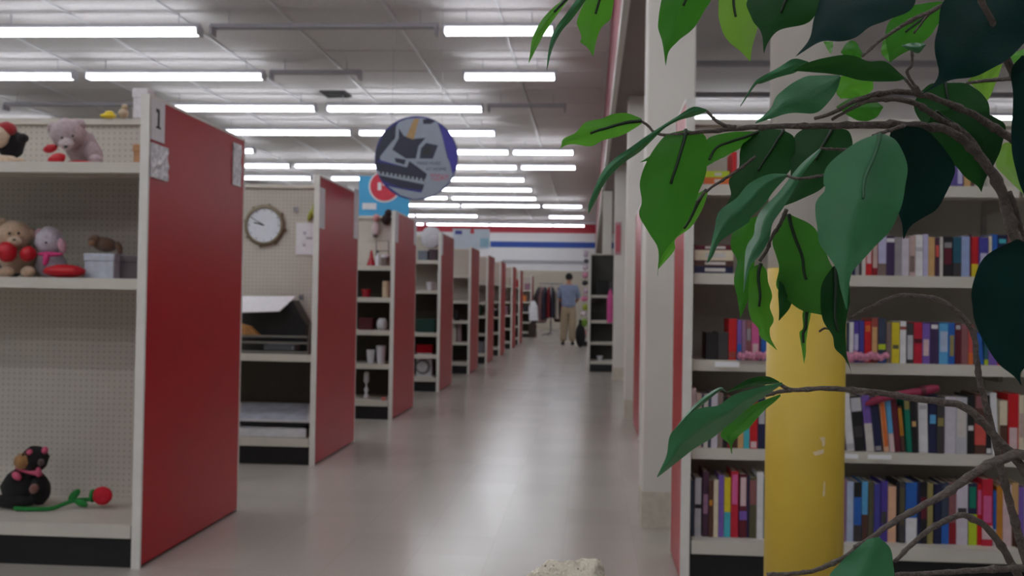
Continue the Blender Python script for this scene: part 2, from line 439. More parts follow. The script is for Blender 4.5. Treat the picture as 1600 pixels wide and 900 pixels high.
# round bollard column, yellow below, white above
YP = 2.3
xp = Xat(1257, YP, 700); rp_ = (1316-1199)/2*YP/F_PX
zt = Zat(1257, 420, YP)
t = thing('round_column', (xp, YP, 0), 'round steel column painted yellow below and white above, in front of the books', 'column')
YEL = M('yellow_paint', (206, 174, 60), .5, var=.06, scale=4, bump=.05)
G().lathe([(rp_, 0), (rp_, zt)], (xp, YP, 0), 40).obj('yellow_sleeve', YEL, t, True)
G().lathe([(rp_-.001, zt), (rp_-.001, CEIL+.03)], (xp, YP, 0), 40).obj('white_shaft', WHITE, t, True)
CHIP = M('bare_primer', (225, 205, 165), .6, var=.05)
def chip(poly):
    # chipped patches of bare primer following the curve of the sleeve
    g = G(); xs = [p[0] for p in poly]; n = len(poly); k = 0
    def span(x):
        ys = []
        for i in range(n):
            (x0, y0), (x1, y1) = poly[i], poly[(i+1) % n]
            if (x0-x)*(x1-x) <= 0 and x0 != x1: ys.append(y0+(y1-y0)*(x-x0)/(x1-x0))
        return (min(ys), max(ys)) if ys else None
    cols = []
    x = min(xs)+.2
    while x < max(xs):
        q = span(x)
        if q: cols.append((x, q))
        x += 2
    for px, (ya, yb_) in cols:
        for py in (ya, yb_):
            xw = Xat(px, YP-rp_*.9, py); zw = Zat(px, py, YP-rp_*.9); dx = max(-rp_*.98, min(rp_*.98, xw-xp))
            g.v.append(Vector((xp+dx, YP-math.sqrt(rp_**2-dx*dx)-.0007, zw)))
    for i in range(len(cols)-1): g.f.append((2*i, 2*i+1, 2*i+3, 2*i+2))
    g.obj('paint_chip', CHIP, t)
chip([(1278,683),(1289,682),(1288,697),(1284,697),(1283,688)]); chip([(1268,706),(1280,702),(1287,701),(1286,708),(1272,711)])
chip([(1286,752),(1290,751),(1290,766),(1287,776),(1284,774),(1287,762)])

# ------------------------------------------------------------------ shelving gondolas
def gondola(name, label, xe, side, Y0, depth, nsec, shelves, double=True, peg=PEG, height=1.83, red=RED, secw=1.22, trim_w=.03, bd=.165, sdepth=None, panel=True, cat='shelving', group=None, lipmat=CREAM, thin=False, lowz=None):
    # xe: aisle-side face of the end panel; side -1: unit runs to -X, +1: to +X ; faces -Y
    t = thing(name, (xe, Y0+depth/2, 0), label, cat, group)
    th = .03
    if panel:
        a, b = (xe-th, xe) if side < 0 else (xe, xe+th)
        p = G().box(a, b, Y0+.012, Y0+depth-.012, .012, height-.012).obj('end_panel', red, t)
        G().box(a-.002, b+.002, Y0, Y0+.012, 0, height).obj('edge_trim', TRIM, p)
        G().box(a-.002, b+.002, Y0+depth-.012, Y0+depth, 0, height).obj('edge_trim', TRIM, p)
        G().box(a-.002, b+.002, Y0+.012, Y0+depth-.012, height-.012, height).obj('edge_trim', TRIM, p)
    yb = Y0 + depth/2 if double else Y0 + depth - .03
    sd = sdepth or (yb - Y0 - .03)
    x_in = xe + side*(th+.003)
    for k in range(nsec):
        a = x_in + side*k*secw; b = a + side*(secw-.004)
        lo, hi = min(a, b), max(a, b)
        if lowz:  # back below this height gets the painted-shade colour
            G().box(lo, hi, yb-.012, yb+.012, bd, lowz).obj('back_panel', SHADEBACK, t)
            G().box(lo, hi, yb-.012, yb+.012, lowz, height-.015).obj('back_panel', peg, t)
        else: G().box(lo, hi, yb-.012, yb+.012, bd, height-.015).obj('back_panel', peg, t)
        G().box(lo, hi, yb-.03, yb+.03, height-.03, height-.005).obj('top_rail', CREAM, t)
        for face in ((-1, 1) if double else (-1,)):
            def yy(d0, d1):
                q = (yb+face*d0, yb+face*d1); return min(q), max(q)
            y0, y1 = yy(.012, yb-Y0-.004)
            # base deck with rolled lip, black kick plate behind it
            G().box(lo+.006, hi-.006, y0, y1, bd-.012, bd).box(lo+.006, hi-.006, *yy(yb-Y0-.016, yb-Y0-.004), bd-.05, bd-.012).obj('base_deck', lipmat, t)
            G().box(lo+.002, hi-.002, *yy(yb-Y0-.04, yb-Y0-.02), 0, bd-.05).obj('kick_plate', KICK, t)
            G().box(lo, lo+.006, y0, y1, 0, bd+.03).obj('base_bracket', KICK, t)
            if face == -1 or not thin:
                for z in (shelves if face == -1 else shelves[:2]):
                    s_ = G().box(lo+.006, hi-.006, *yy(.02, sd), z-.012, z).box(lo+.006, hi-.006, *yy(sd-.012, sd), z-.042, z-.012).box(lo+.006, hi-.006, *yy(sd*.45, sd*.45+.02), z-.03, z-.012)
                    sh = s_.obj('shelf', lipmat, t)
                    for e in (lo+.003, hi-.005):
                        G().slab([(e, z-.02), (e+.002, z-.02), (e+.002, z-.075), (e, z-.075)], *yy(.012, sd*.55)).obj('bracket', CREAM, sh)
            G().box(lo-.008, lo+.012, *yy(.012, .02), .1, height-.03).obj('slotted_upright', M('upright_grey', (150,146,138), .5), t)
    return t, yb

NB = 'red-ended shelving units along the aisle'
def floorY(px, py):
    r_ = ray(px, py); return -CAM_H/r_.z
LEFT = [((216,890),(369,800)), ((490,728),(552,690)), ((609,656),(646,634)), ((683,612.5),(704,601)), ((721.5,584),(738,577)), ((757,568),(769,562)), ((779,556),(787,552)), ((793.5,545),(800,542)), ((805.5,538),(811,535)), ((817,527),(821,525))]
LY = []
for (a, b) in LEFT:
    LY.append((floorY(*a), aty(*a, floorY(*a)).x))
XE = -1.708
YS = [LY[i][0] for i in range(10)]
# even out: 2.27 m pitch from the first
pitch = (YS[4]-YS[0])/4
YG = YS[:]
SHELVES = [
 [1.115, 1.569], [.69], [.48,.776,1.067,1.346], [.42,.673,1.166,1.51], [.45,.76,1.05,1.42],
 [.5,.80,1.03,1.36], [.45,.75,1.05,1.4], [.45,.75,1.05,1.4], [.45,.75,1.05,1.4], [.45,.75,1.05,1.4]]
GLAB = ['red-ended shelving unit with pegboard back holding the teddy bears and red rose',
 'red-ended pegboard unit with the round clock and flat prints',
 'red-ended unit under the blue poster with bottles, cups and five shelves',
 'red-ended unit holding the white mug and drum-shaped tin',
 'red-ended shelving unit holding tall cream storage boxes',
 'red-ended shelving unit holding a dark green vase',
 'red-ended shelving unit, seventh in the row counting from the teddy bears',
 'red-ended shelving unit, eighth in the row counting from the teddy bears',
 'red-ended shelving unit, ninth in the row counting from the teddy bears',
 'red-ended shelving unit at the clothes end of the row']
units = []
for i in range(10):
    dep = 1.0
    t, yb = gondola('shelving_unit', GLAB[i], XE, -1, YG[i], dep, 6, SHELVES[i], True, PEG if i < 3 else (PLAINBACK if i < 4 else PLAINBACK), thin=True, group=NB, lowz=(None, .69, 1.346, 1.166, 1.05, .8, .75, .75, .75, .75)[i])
    units.append((t, yb))

# bookshelf on the right: single sided, red end panel
YBK = 3.52; XB = Xat(1066, YBK, 700)
BSH = [.505, .84, 1.17, 1.51]
bk, ybk = gondola('book_shelving', 'single-sided bookshelf of five cream shelves packed with paperbacks', XB, 1, YBK, .44, 3, BSH, False, PLAINBACK, cat='bookshelf', secw=1.22, sdepth=.36)
LABW = M('price_ticket', (238, 238, 240), .4, var=.02)
def ticket(px0, px1, py0, py1, Y, parent):
    x0, x1 = Xat(px0, Y, py0), Xat(px1, Y, py0); z1, z0 = Zat(px0, py0, Y), Zat(px0, py1, Y)
    G().box(x0, x1, Y-.0015, Y, z0, z1).obj('price_ticket', LABW, parent)
# ------------------------------------------------------------------ second red-ended unit on the right, and the far display
gondola('shelving_unit', 'dark red shelf end tucked between the thick and the slim white columns', .396, 1, 7.2, 1.0, 2, [.5,.85,1.2,1.55], True, PLAINBACK, thin=True)
YD = floorY(937, 581)
XD = Xat(919, YD, 500)
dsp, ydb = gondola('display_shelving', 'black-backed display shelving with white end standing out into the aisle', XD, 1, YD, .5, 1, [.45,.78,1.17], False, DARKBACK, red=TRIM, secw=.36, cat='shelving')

# ------------------------------------------------------------------ small builders working at a depth Y
def S(Y): return Y/F_PX
def box_px(x0, x1, y0, y1, Y, d, zb=None):
    a = aty(x0, y1, Y); b = aty(x1, y0, Y)
    zb = a.z if zb is None else zb
    return (a.x, b.x, Y, Y+d, zb, zb+(y1-y0)*S(Y))
def E(g, px, py, Y, rx, ry, rd=None, rot=0, lump=.0, seed=0):
    s_ = S(Y); c = aty(px, py, Y)
    R3 = Matrix.Rotation(math.radians(rot), 3, 'Y')
    return g.ell(c, (rx*s_, (rd or min(rx, ry))*s_, ry*s_), R3, lump=lump, seed=seed)
def fur(name, rgb): return M('plush_'+name, rgb, .95, var=.18, scale=90, bump=.9, bscale=260, sheen=.05 if sum(rgb) < 150 else .3)
EYE = M('bead_eye', (12, 10, 10), .15)
U0 = YG[0]; YT = U0+.22
Zs1, Zs2, Zd = 1.569, 1.115, .165
def rest(o, z):
    # drop a finished thing so that its lowest point stands on z
    mz = 1e9
    for c in [o]+list(o.children_recursive):
        if c.type == 'MESH':
            l = world_loc(c)
            for v in c.data.vertices: mz = min(mz, v.co.z+l.z)
    o.location.z += z-mz
    return o
def plush(name, label, Y, z, parts, cat='plush toy'):
    first_px = parts[0][2][0]
    c = aty(first_px[0], first_px[1], Y)
    t = thing(name, (c.x, Y, z), label, cat, None)
    for pn, mat, ells in parts:
        g = G()
        for k, e in enumerate(ells):
            px, py, rx, ry = e[:4]; dy = e[4] if len(e) > 4 else 0; rot = e[5] if len(e) > 5 else 0
            E(g, px, py, Y+dy, rx, ry, None, rot, .10, k)
        g.obj(pn, mat, t, True)
    return rest(t, z+.0005)
HEART = M('red_satin', (190, 20, 36), .45, var=.1)
plush('teddy_bear', 'pale grey-pink teddy bear slumped over red satin hearts on the upper shelf', YT, Zs1, [
 ('body', fur('greypink', (196,176,180)), [(128,218,24,28,.05),(146,228,14,20,.03,-20),(150,238,12,9,-.02)]),
 ('head', fur('greypink', (196,176,180)), [(107,197,27,25,-.03)]),
 ('muzzle', fur('palegrey', (214,200,202)), [(104,212,12,10,-.075)]),
 ('ear', fur('greypink', (196,176,180)), [(83,188,9,9,-.02)]), ('ear', fur('greypink', (196,176,180)), [(124,183,10,10,-.02)]),
 ('nose', EYE, [(103,217,3,2.4,-.1)]), ('eye', EYE, [(97,203,2,2,-.095)]), ('eye', EYE, [(114,200,2,2,-.095)]),
 ('heart', HEART, [(79,220,12,7,-.05,-15)]), ('heart', HEART, [(89,236,15,9,-.09,-20)]), ('foot', HEART, [(124,243,24,5,-.06)])])
plush('plush_toy', 'cream-faced plush in black with a red hat beside the grey-pink teddy', YT, Zs1, [
 ('body', fur('black', (24,22,26)), [(18,215,20,24,.03),(36,205,9,8,.0)]),
 ('head', fur('cream', (222,196,168)), [(-2,203,16,18,-.03)]),
 ('hat', fur('red', (178,22,34)), [(12,190,15,11,-.01,20)]),
 ('leg', fur('cream', (222,196,168)), [(8,240,24,9,-.05)]), ('leg', fur('cream', (222,196,168)), [(30,242,9,7,-.03)])])
plush('teddy_bear', 'beige teddy bear holding glossy red heart gloves on the middle shelf', YT, Zs2, [
 ('body', fur('beige', (208,176,146)), [(28,402,28,26,.03)]),
 ('head', fur('beige', (208,176,146)), [(22,368,27,25,-.02)]),
 ('muzzle', fur('beigelight', (224,198,170)), [(22,377,12,9,-.07)]),
 ('ear', fur('beige', (208,176,146)), [(46,366,9,11,-.0)]), ('ear', fur('beige', (208,176,146)), [(2,348,9,9,0)]),
 ('eye', EYE, [(15,364,2.4,2.4,-.085)]), ('eye', EYE, [(29,364,2.4,2.4,-.085)]), ('nose', EYE, [(22,374,3,2,-.105)]),
 ('heart_glove', HEART, [(11,393,15,17,-.09,-12)]), ('heart_glove', HEART, [(44,396,12,13,-.07,25)]),
 ('foot', fur('beige', (208,176,146)), [(10,424,13,9,-.07)]), ('foot', fur('beige', (208,176,146)), [(44,424,12,9,-.06)])])
plush('plush_toy', 'white plush with pink ears and magenta ribbon beside the beige teddy', YT, Zs2, [
 ('body', fur('white', (214,204,216)), [(80,410,22,23,.04)]),
 ('head', fur('white', (214,204,216)), [(77,373,21,23,0)]),
 ('ear', fur('pink', (222,170,184)), [(97,381,7,13,-.01,-15)]), ('ear', fur('pink', (222,170,184)), [(60,362,6,9,-.01,20)]),
 ('ribbon', M('magenta_ribbon', (206,52,120), .5), [(78,394,22,4,-.05),(72,402,5,11,-.06,10)]),
 ('eye', EYE, [(66,367,2,3,-.045)]), ('nose', EYE, [(72,376,2,1.6,-.05)])])
plush('plush_toy', 'dark grey shaggy plush lying behind the beige teddy', YT+.16, Zs2, [
 ('body', fur('charcoal', (88,80,78)), [(18,360,28,42,.0)]), ('head', fur('charcoal', (88,80,78)), [(14,330,26,15,-.02)])])
t = thing('heart_cushion', (Xat(100, YT-.08, 425), YT-.08, Zs2), 'flat red satin cushion lying before the pale blue box', 'cushion')
g = G(); E(g, 101, 423, YT-.1, 34, 11, 22, 0, .06); g.obj('cover', HEART, t, True)
g = G(); E(g, 101, 427, YT-.1, 34.6, 1.2, 22.6); g.obj('piping', HEART, t, True); rest(t, Zs2+.0005)
def carton(name, label, rgb, x0, x1, y0, y1, Y, d, z, cat='box', lid=None):
    b = box_px(x0, x1, y0, y1, Y, d, z)
    t = thing(name, ((b[0]+b[1])/2, Y+d/2, z), label, cat)
    h = b[5]-b[4]
    m = M('card_%d_%d_%d' % rgb, rgb, .6, var=.1, scale=40)
    G().bevbox(b[0], b[1], b[2], b[3], z, z+h*.72, .003).obj('body', m, t)
    G().bevbox(b[0]-.003, b[1]+.003, b[2]-.003, b[3]+.003, z+h*.7, z+h, .003).obj('lid', M('card_%d_%d_%d' % lid, lid, .6, var=.1, scale=40) if lid else m, t)
    return t
carton('gift_box', 'pale blue-grey gift box in front of the pegboard', (186,192,204), 131, 178, 392, 433, YT-.05, .14, Zs2)
carton('gift_box', 'dark grey-brown box against the red shelf end', (96,88,92), 181, 221, 394, 433, YT+.0, .12, Zs2)
zz = Zs2+41*S(YT-.05)
plush('plush_toy', 'small brown plush animal lying on top of the pale blue box', YT, zz, [
 ('body', fur('brown', (104,74,52)), [(164,380,20,12,0,10)]), ('head', fur('brown', (104,74,52)), [(148,374,10,10,-.02)]),
 ('leg', fur('brown', (104,74,52)), [(186,385,5,11,0,-20)]), ('muzzle', fur('tan', (150,112,80)), [(143,378,6,5,-.04)])])
FUB = fur('gorilla', (20,18,20))
plush('plush_monkey', 'black plush monkey with tan muzzle and pink bow sitting on the base deck', U0+.26, Zd, [
 ('body', FUB, [(38,765,34,32,.0,15),(62,770,16,24,-.03)]), ('head', FUB, [(54,722,21,22,-.03)]),
 ('muzzle', fur('monkeytan', (176,128,74)), [(35,725,13,13,-.07)]),
 ('bow', M('pink_ribbon', (206,90,120), .6), [(45,741,24,4,-.06,12),(26,748,9,6,-.075,40),(60,742,5,8,-.07)]),
 ('hair_bow', M('pink_ribbon', (206,90,120), .6), [(70,708,5,6,-.04),(46,711,5,5,-.07)]),
 ('ear', fur('monkeyear', (90,70,66)), [(64,727,5,6,-.09)]), ('paw', fur('monkeypaw', (140,92,80)), [(53,768,7,8,-.09)]),
 ('leg', FUB, [(18,787,40,11,-.06)]), ('eye', EYE, [(36,715,1.8,1.8,-.12)])])
# fabric rose
YRo = U0+.27
t = thing('fabric_rose', (Xat(110, YRo, 790), YRo, Zd), 'red fabric rose with green stem lying on the base deck', 'artificial flower')
GRS = M('green_felt', (24,118,48), .85, var=.12, bump=.3)
pts = [aty(px, py, YRo-dy) for px, py, dy in ((22,797,.10),(50,798,.09),(80,797,.07),(100,790,.05),(118,784,.02),(145,783,0))]
G().tube(catmull(pts, 14), .0085, 8).obj('stem', GRS, t, True)
ROS = M('rose_felt', (196,22,44), .85, var=.15, bump=.3)
g = G(); E(g, 160, 777, YRo, 14, 14, 14, 0, .12)
fl_ = g.obj('flower', ROS, t, True)
for k in range(5):
    g = G(); a = k*72*math.pi/180
    E(g, 160+7*math.cos(a), 777+6*math.sin(a), YRo-.02, 9, 11, 5, math.degrees(a)); g.obj('petal', ROS, fl_, True)
g = G(); E(g, 145, 777, YRo, 5, 11, 9); g.obj('calyx', GRS, t, True)
for px, py, rot in ((116,776,-45),(126,788,20)):
    g = G(); E(g, px, py, YRo-.03, 13, 6, 3, rot); g.obj('leaf', GRS, t, True)
rest(t, Zd+.0005)
# things on top of the first unit and tucked by its end
yt = units[0][1]-.03
t = carton('parcel', 'narrow white box standing on top of the pegboard by the red end', (226,224,226), 207, 230, 138, 187, yt, .06, 1.826)
b = box_px(154, 184, 176, 187, yt, .05, 1.826)
t = thing('toy_car', ((b[0]+b[1])/2, yt, 1.826), 'small yellow toy on top of the pegboard', 'toy')
YLT = M('yellow_plastic', (232,206,40), .4)
g = G(); E(g, 169, 182, yt, 14, 4, 9); g.obj('body', YLT, t, True); g = G(); E(g, 171, 178, yt, 8, 4, 7); g.obj('cabin', YLT, t, True); rest(t, 1.826)
t = thing('ornament', (Xat(193, yt, 166), yt, 1.826), 'small tan bird ornament on the pegboard top beside the white box', 'ornament')
g = G(); E(g, 193, 174, yt, 8, 8); g.obj('body', M('tan_ceramic', (190,170,140), .5), t, True)
g = G(); E(g, 195, 164, yt, 5, 5); g.obj('head', M('tan_ceramic', (190,170,140), .5), t, True); rest(t, 1.826)
carton('wooden_box', 'tan wooden block box half hidden behind the red shelf end', (176,132,92), 208, 221, 212, 252, YT, .1, Zs1)

# ------------------------------------------------------------------ signs on the red end panels
def on_panel(name, label, X, Y0, Y1, z0, z1, mat, cat='sign', d=.003):
    g = G().box(X+.0005, X+d, Y0, Y1, z0, z1); return tag(g.obj(name, mat), label, cat)
def ypanel(px, X, py=200): return X/ray(px, py).x     # depth at which a column of pixels meets the panel plane
y0, y1 = ypanel(233, XE), ypanel(256, XE)
U0y = max(y0, U0+.015)
t = thing('aisle_number_sign', (XE+.004, (U0y+y1)/2, 1.6), 'white card with a black number one at the top of the first red end', 'sign')
z1 = Zat(240, 152, U0y); z0 = Zat(240, 217, U0y)
G().box(XE+.0012, XE+.004, U0y, y1, z0, z1).obj('card', PAPER, t)
yc = (U0y+y1)/2
G().box(XE+.004, XE+.005, yc-.006, yc+.010, z0+.05, z1-.035).box(XE+.004, XE+.005, yc-.018, yc+.022, z0+.05, z0+.058).box(XE+.004, XE+.005, yc-.02, yc-.004, z1-.05, z1-.035).obj('numeral', BLACK, t)
def sleeve(label, X, px0, px1, py0, py1, Ycl=None):
    a = max(ypanel(px0, X), Ycl or 0); b = ypanel(px1, X)
    z1 = Zat(px0, py0, a); z0 = Zat(px0, py1, a)
    t = thing('plastic_sleeve', (X+.004, (a+b)/2, z0), label, 'sign holder')
    G().box(X+.0012, X+.003, a, b, z0, z1).obj('card', PAPER, t)
    # crinkled plastic pouch over the card
    g = G(); n = 6; m_ = 7
    for i in range(m_+1):
        for j in range(n+1):
            g.v.append(Vector((X+.006+.008*noise.noise(Vector((i*.9, j*.8, px0))), a+(b-a)*j/n, z0+(z1-z0)*i/m_)))
    for i in range(m_):
        for j in range(n): k = i*(n+1)+j; g.f.append((k, k+1, k+n+2, k+n+1))
    g.obj('pouch', CLEAR, t)
sleeve('crumpled clear sleeve taped under the number card on the first red end', XE, 233, 262, 222, 276, U0+.015)
sleeve('crumpled clear pouch on the rear edge of the first red end', XE, 364, 377, 222, 288)
for i, (xa, xb, ya, yb_) in enumerate([(501,512,292,356),(551,559,294,372),(614,622,330,378),(641,648,334,382),(686,692,362,398)]):
    k = [1,1,2,2,3][i]
    a = max(ypanel(xa, XE), YG[k]+.014); b = a+.11
    if i in (1, 3): b = YG[k]+.985; a = b-.12
    z1, z0 = Zat(xa, ya, a), Zat(xa, yb_, a)
    on_panel('aisle_card', ['white cards on the front edge of the clock unit end','white card on the rear edge of the clock unit end','white card on the front edge of the bottle unit end','white card on the rear edge of the bottle unit end','white card on the mug unit end'][i], XE, a, b, z0, z1, PAPER)

# ------------------------------------------------------------------ clock unit
U1 = YG[1]; yb1 = units[1][1]; Yc = yb1-.014
c = aty(413, 352, Yc-.02); s_ = S(Yc)
t = thing('wall_clock', (c.x, Yc, c.z), 'round white-faced clock with dull gold rim hung on pegboard', 'clock')
RX = Matrix.Rotation(math.pi/2, 3, 'X')
GOLD = M('dull_gold', (128,118,98), .45, metal=.4)
G().lathe([(27*s_, 0), (32*s_, .0), (33*s_, .018), (29*s_, .036), (27*s_, .03)], (c.x, Yc, c.z), 32, RX, False).obj('rim', GOLD, t, True)
G().lathe([(0.001, .022), (28*s_, .022), (28*s_, .002), (.001, .002)], (c.x, Yc, c.z), 32, RX).obj('dial', M('clock_face', (222,228,236), .4, var=.03), t)
for ang, L, wd in ((-75, 17, .004), (-60, 23, .003)):
    a = math.radians(ang); dx, dz = math.sin(a), math.cos(a)
    G().tube([(c.x, Yc-.026, c.z), (c.x+dx*L*s_, Yc-.026, c.z+dz*L*s_)], [wd, wd*.5], 5).obj('hand', BLACK, t)
for k in range(12):
    a = k*math.pi/6; G().tube([(c.x+math.sin(a)*23*s_, Yc-.024, c.z+math.cos(a)*23*s_), (c.x+math.sin(a)*26*s_, Yc-.024, c.z+math.cos(a)*26*s_)], .0018, 4).obj('hour_mark', BLACK, t)
for k in range(8):
    a = k*math.pi/4+.2; G().ell((c.x+math.sin(a)*33*s_, Yc-.012, c.z+math.cos(a)*33*s_), .012, nu=8, nv=5).obj('rim_knob', GOLD, t)
b = box_px(462, 500, 347, 398, Yc-.006, .004)
b = (b[0], min(b[1], XE-.05)) + b[2:]
pr = tag(G().box(*b).obj('drawing', PAPER), 'white sketch sheet hung on pegboard beside the round clock', 'picture')
for (x0, x1, y0, y1) in ((474,478,362,366),(478,488,370,374),(473,477,381,385)):
    q = box_px(x0, x1, y0, y1, Yc-.0075, .001); G().box(*q).obj('pencil_mark', M('pencil_grey', (170,170,182), .7), pr)
t = thing('leaf_ornament', (Xat(488, Yc-.02, 330), Yc-.02, Zat(488, 346, Yc)), 'yellow-green leaf-shaped ornament above the sketch sheet', 'ornament')
g = G(); E(g, 487, 334, Yc-.03, 5, 13, 5, 25); E(g, 492, 331, Yc-.035, 4, 15, 5, -8); g.obj('blades', M('lime_glaze', (150,152,60), .4), t, True)
for k, (px, py) in enumerate(((463,328),(471,465))):
    q = aty(px, py, Yc); h = tag(G().tube([q, q+Vector((0,-.05,-.005)), q+Vector((0,-.06,.012))], .003, 5).box(q.x-.014, q.x+.014, Yc-.004, Yc, q.z-.015, q.z+.02).obj('peg_hook', STEEL), ['steel peg hook beside the round clock','steel peg hook just above the middle shelf of the clock unit'][k], 'hook')
# shelf of the clock unit
ZQ = .69; YQ = U1+.1
def poly_px(poly, Y, d): 
    P = [aty(px, py, Y) for px, py in poly]; return G().slab([(p.x, p.z) for p in P], Y, Y+d)
t = thing('record_case', (Xat(430, YQ+.1, 550), YQ+.2, ZQ), 'black case with hinged lid standing on the middle shelf', 'case')
poly_px([(372,552),(378,485),(440,483),(457,472),(478,510),(480,552)], YQ+.18, .14).obj('body', BLACK, t); rest(t, ZQ)
P = [aty(px, py, Y) for px, py, Y in ((376,489,YQ+.05),(437,487,YQ+.05),(463,464,YQ+.3),(372,464,YQ+.3))]
n_ = (P[1]-P[0]).cross(P[3]-P[0]).normalized()*.006
pm = tag(G().add(P+[p+n_ for p in P], [(0,1,2,3),(7,6,5,4),(0,4,5,1),(1,5,6,2),(2,6,7,3),(3,7,4,0)]).obj('card_sheet', PAPER), 'folded white card with grey stamps lying over the black case', 'card')
for (u, v) in ((.2,.55),(.62,.45)):
    q = P[0].lerp(P[1], u).lerp(P[3].lerp(P[2], u), v)+n_*1.1
    e1 = (P[1]-P[0]).normalized()*.018; e2 = (P[3]-P[0]).normalized()*.012
    G().add([q-e1-e2, q+e1-e2, q+e1+e2, q-e1+e2], [(0,1,2,3)]).obj('stamp', M('stamp_grey', (176,174,184), .7), pm)
t = thing('letter_tray', (Xat(425, YQ, 550), YQ+.02, ZQ), 'grey two-tier letter tray on the middle shelf of the clock unit', 'tray')
GM = M('grey_metal', (112,110,104), .45)
x0, x1 = Xat(370, YQ, 540), Xat(480, YQ, 540)
for z in (.005, .065, .105):
    G().box(x0, x1, YQ, YQ+.012, ZQ+z, ZQ+z+.014).obj('rail', GM, t)
G().box(x0, x1, YQ+.01, YQ+.14, ZQ+.0, ZQ+.008).obj('tray_floor', GM, t)
G().slab([(x1, ZQ), (x1+.008, ZQ), (x1+.02, ZQ+.2), (x1+.012, ZQ+.21)], YQ, YQ+.14).obj('side', GM, t)
rest(t, ZQ)
tag(poly_px([(371,525),(371,505),(388,510),(404,525)], YQ+.02, .06).obj('wooden_wedge', M('tan_wood', (170,120,66), .6, var=.25, scale=60)), 'tan wooden piece lying in the letter tray', 'wood piece')
q = box_px(410, 459, 542, 551, YQ+.0, .1, ZQ+.02)
bb = tag(G().bevbox(q[0], q[1], YQ+.02, YQ+.13, ZQ+.022, ZQ+.058, .003).obj('grey_binder', M('slate_card', (92,96,102), .5)), 'slate grey binder with silver clip lying in the letter tray', 'binder')
G().box(q[1]-.02, q[1]-.008, YQ+.015, YQ+.022, ZQ+.03, ZQ+.052).obj('clip', STEEL, bb)
# base deck prints
def flat_print(label, poly, Yn, Yf, z0, z1, d, mat, frame):
    # lies flat or tilted: near edge polygon px at Yn, far edge at Yf
    (ax, bx) = poly
    P = [Vector((Xat(ax, Yn, 680), Yn, z0)), Vector((Xat(bx, Yn, 680), Yn, z0)), Vector((Xat(bx, Yf, 680), Yf, z1)), Vector((Xat(ax, Yf, 680)+.02, Yf, z1))]
    t = thing('framed_print', P[0].lerp(P[2], .5), label, 'picture')
    up = (P[1]-P[0]).cross(P[3]-P[0]).normalized()*d
    G().add(P+[p+up for p in P], [(0,1,2,3),(7,6,5,4),(0,4,5,1),(1,5,6,2),(2,6,7,3),(3,7,4,0)]).obj('frame', frame, t)
    c_ = (P[0]+P[1]+P[2]+P[3])/4
    Q = [p.lerp(c_, .1)+up*1.06 for p in P]
    G().add(Q, [(0,1,2,3)]).obj('print', mat, t)
    return t
PRT = M('print_blue_sketch', (196,202,216), .5, var=.25, scale=9)
flat_print('white print with a blue sketch, topmost of the stack on the base deck', (368, 486), U1+.1, U1+.45, .255, .33, .01, PRT, PAPER)
flat_print('black framed picture under the blue sketch print', (366, 480), U1+.09, U1+.46, .235, .255, .016, BLACK, BLACK)
flat_print('white framed picture at the bottom of the stack on the base deck', (366, 478), U1+.05, U1+.44, .168, .168, .05, PAPER, M('frame_white', (206,206,210), .5))
tag(poly_px([(372,645),(372,632),(398,628),(384,650)], U1+.452, .012).obj('black_folder', BLACK), 'black folder leaning behind the blue sketch print', 'folder')

# ------------------------------------------------------------------ small goods on the third to sixth units
def lathe_px(name, label, px, py0, py1, rpx, Y, z, prof, mat, cat, lid=None):
    s_ = S(Y); h = (py1-py0)*s_; x = Xat(px, Y, py1)
    t = thing(name, (x, Y, z), label, cat)
    body = [(max(.0008, r*rpx*s_), q*h) for r, q in prof]
    G().lathe(body, (x, Y, z+.0005), 16).obj('body', mat, t, True)
    if lid:
        lm, lr, l0, l1 = lid
        G().lathe([(lr*rpx*s_, l0*h), (lr*rpx*s_, l1*h)], (x, Y, z+.0005), 14).obj('cap', lm, t, True)
    return t
CYL = [(.95,0),(1,.06),(1,.94),(.95,1)]
BOT = [(.9,0),(1,.05),(1,.55),(.85,.68),(.35,.8),(.35,1)]
CUP = [(.72,0),(.76,.04),(.98,.9),(1,1),(.9,1),(.7,.1)]
CONE = [(1,0),(1,.06),(.45,.6),(.35,.85),(.2,1)]
Wc = M('white_ceramic', (214,214,220), .25, var=.03); RDG = M('red_glass', (160,20,36), .2); CRM = M('cream_wax', (210,190,160), .6); DKR = M('dark_red_box', (84,16,24), .5); GRN = M('dark_green', (18,56,44), .4); GLS = M('clear_glass', (206,208,214), .15, var=.15, spec=.8); SIL = M('silver_grey', (172,172,176), .35, metal=.3)
U2 = YG[2]; Y3 = U2+.16; sh3 = SHELVES[2]
lathe_px('red_bottle', 'red cone-shaped glass bottle on the bottle unit', 580, 388, 413, 7, Y3, sh3[3], CONE, RDG, 'bottle')
lathe_px('white_bottle', 'slim white bottle with green cap beside the red cone bottle', 590, 391, 413, 4, Y3, sh3[3], BOT, Wc, 'bottle', (GRN, .45, .95, 1.12))
lathe_px('jar', 'grey-brown jar with white lid beside the slim white bottle', 602, 396, 413, 7, Y3, sh3[3], CYL, M('jar_brown', (110,96,88), .4), 'jar', (Wc, 1.02, .8, 1.05))
t = thing('wire_stand', (Xat(598, Y3+.12, 400), Y3+.12, sh3[3]), 'black wire display stand behind the white-lidded jar', 'stand')
q = [aty(px, py, Y3+.12) for px, py in ((588,413),(588,376),(607,376),(607,413))]
for p in (q[0], q[3]): p.z = sh3[3]+.003
G().tube(q, .004, 5).obj('frame', BLACK, t); G().tube([q[0].lerp(q[1], .6), q[3].lerp(q[2], .6)], .003, 5).obj('crossbar', BLACK, t)
yb3 = units[2][1]-.03
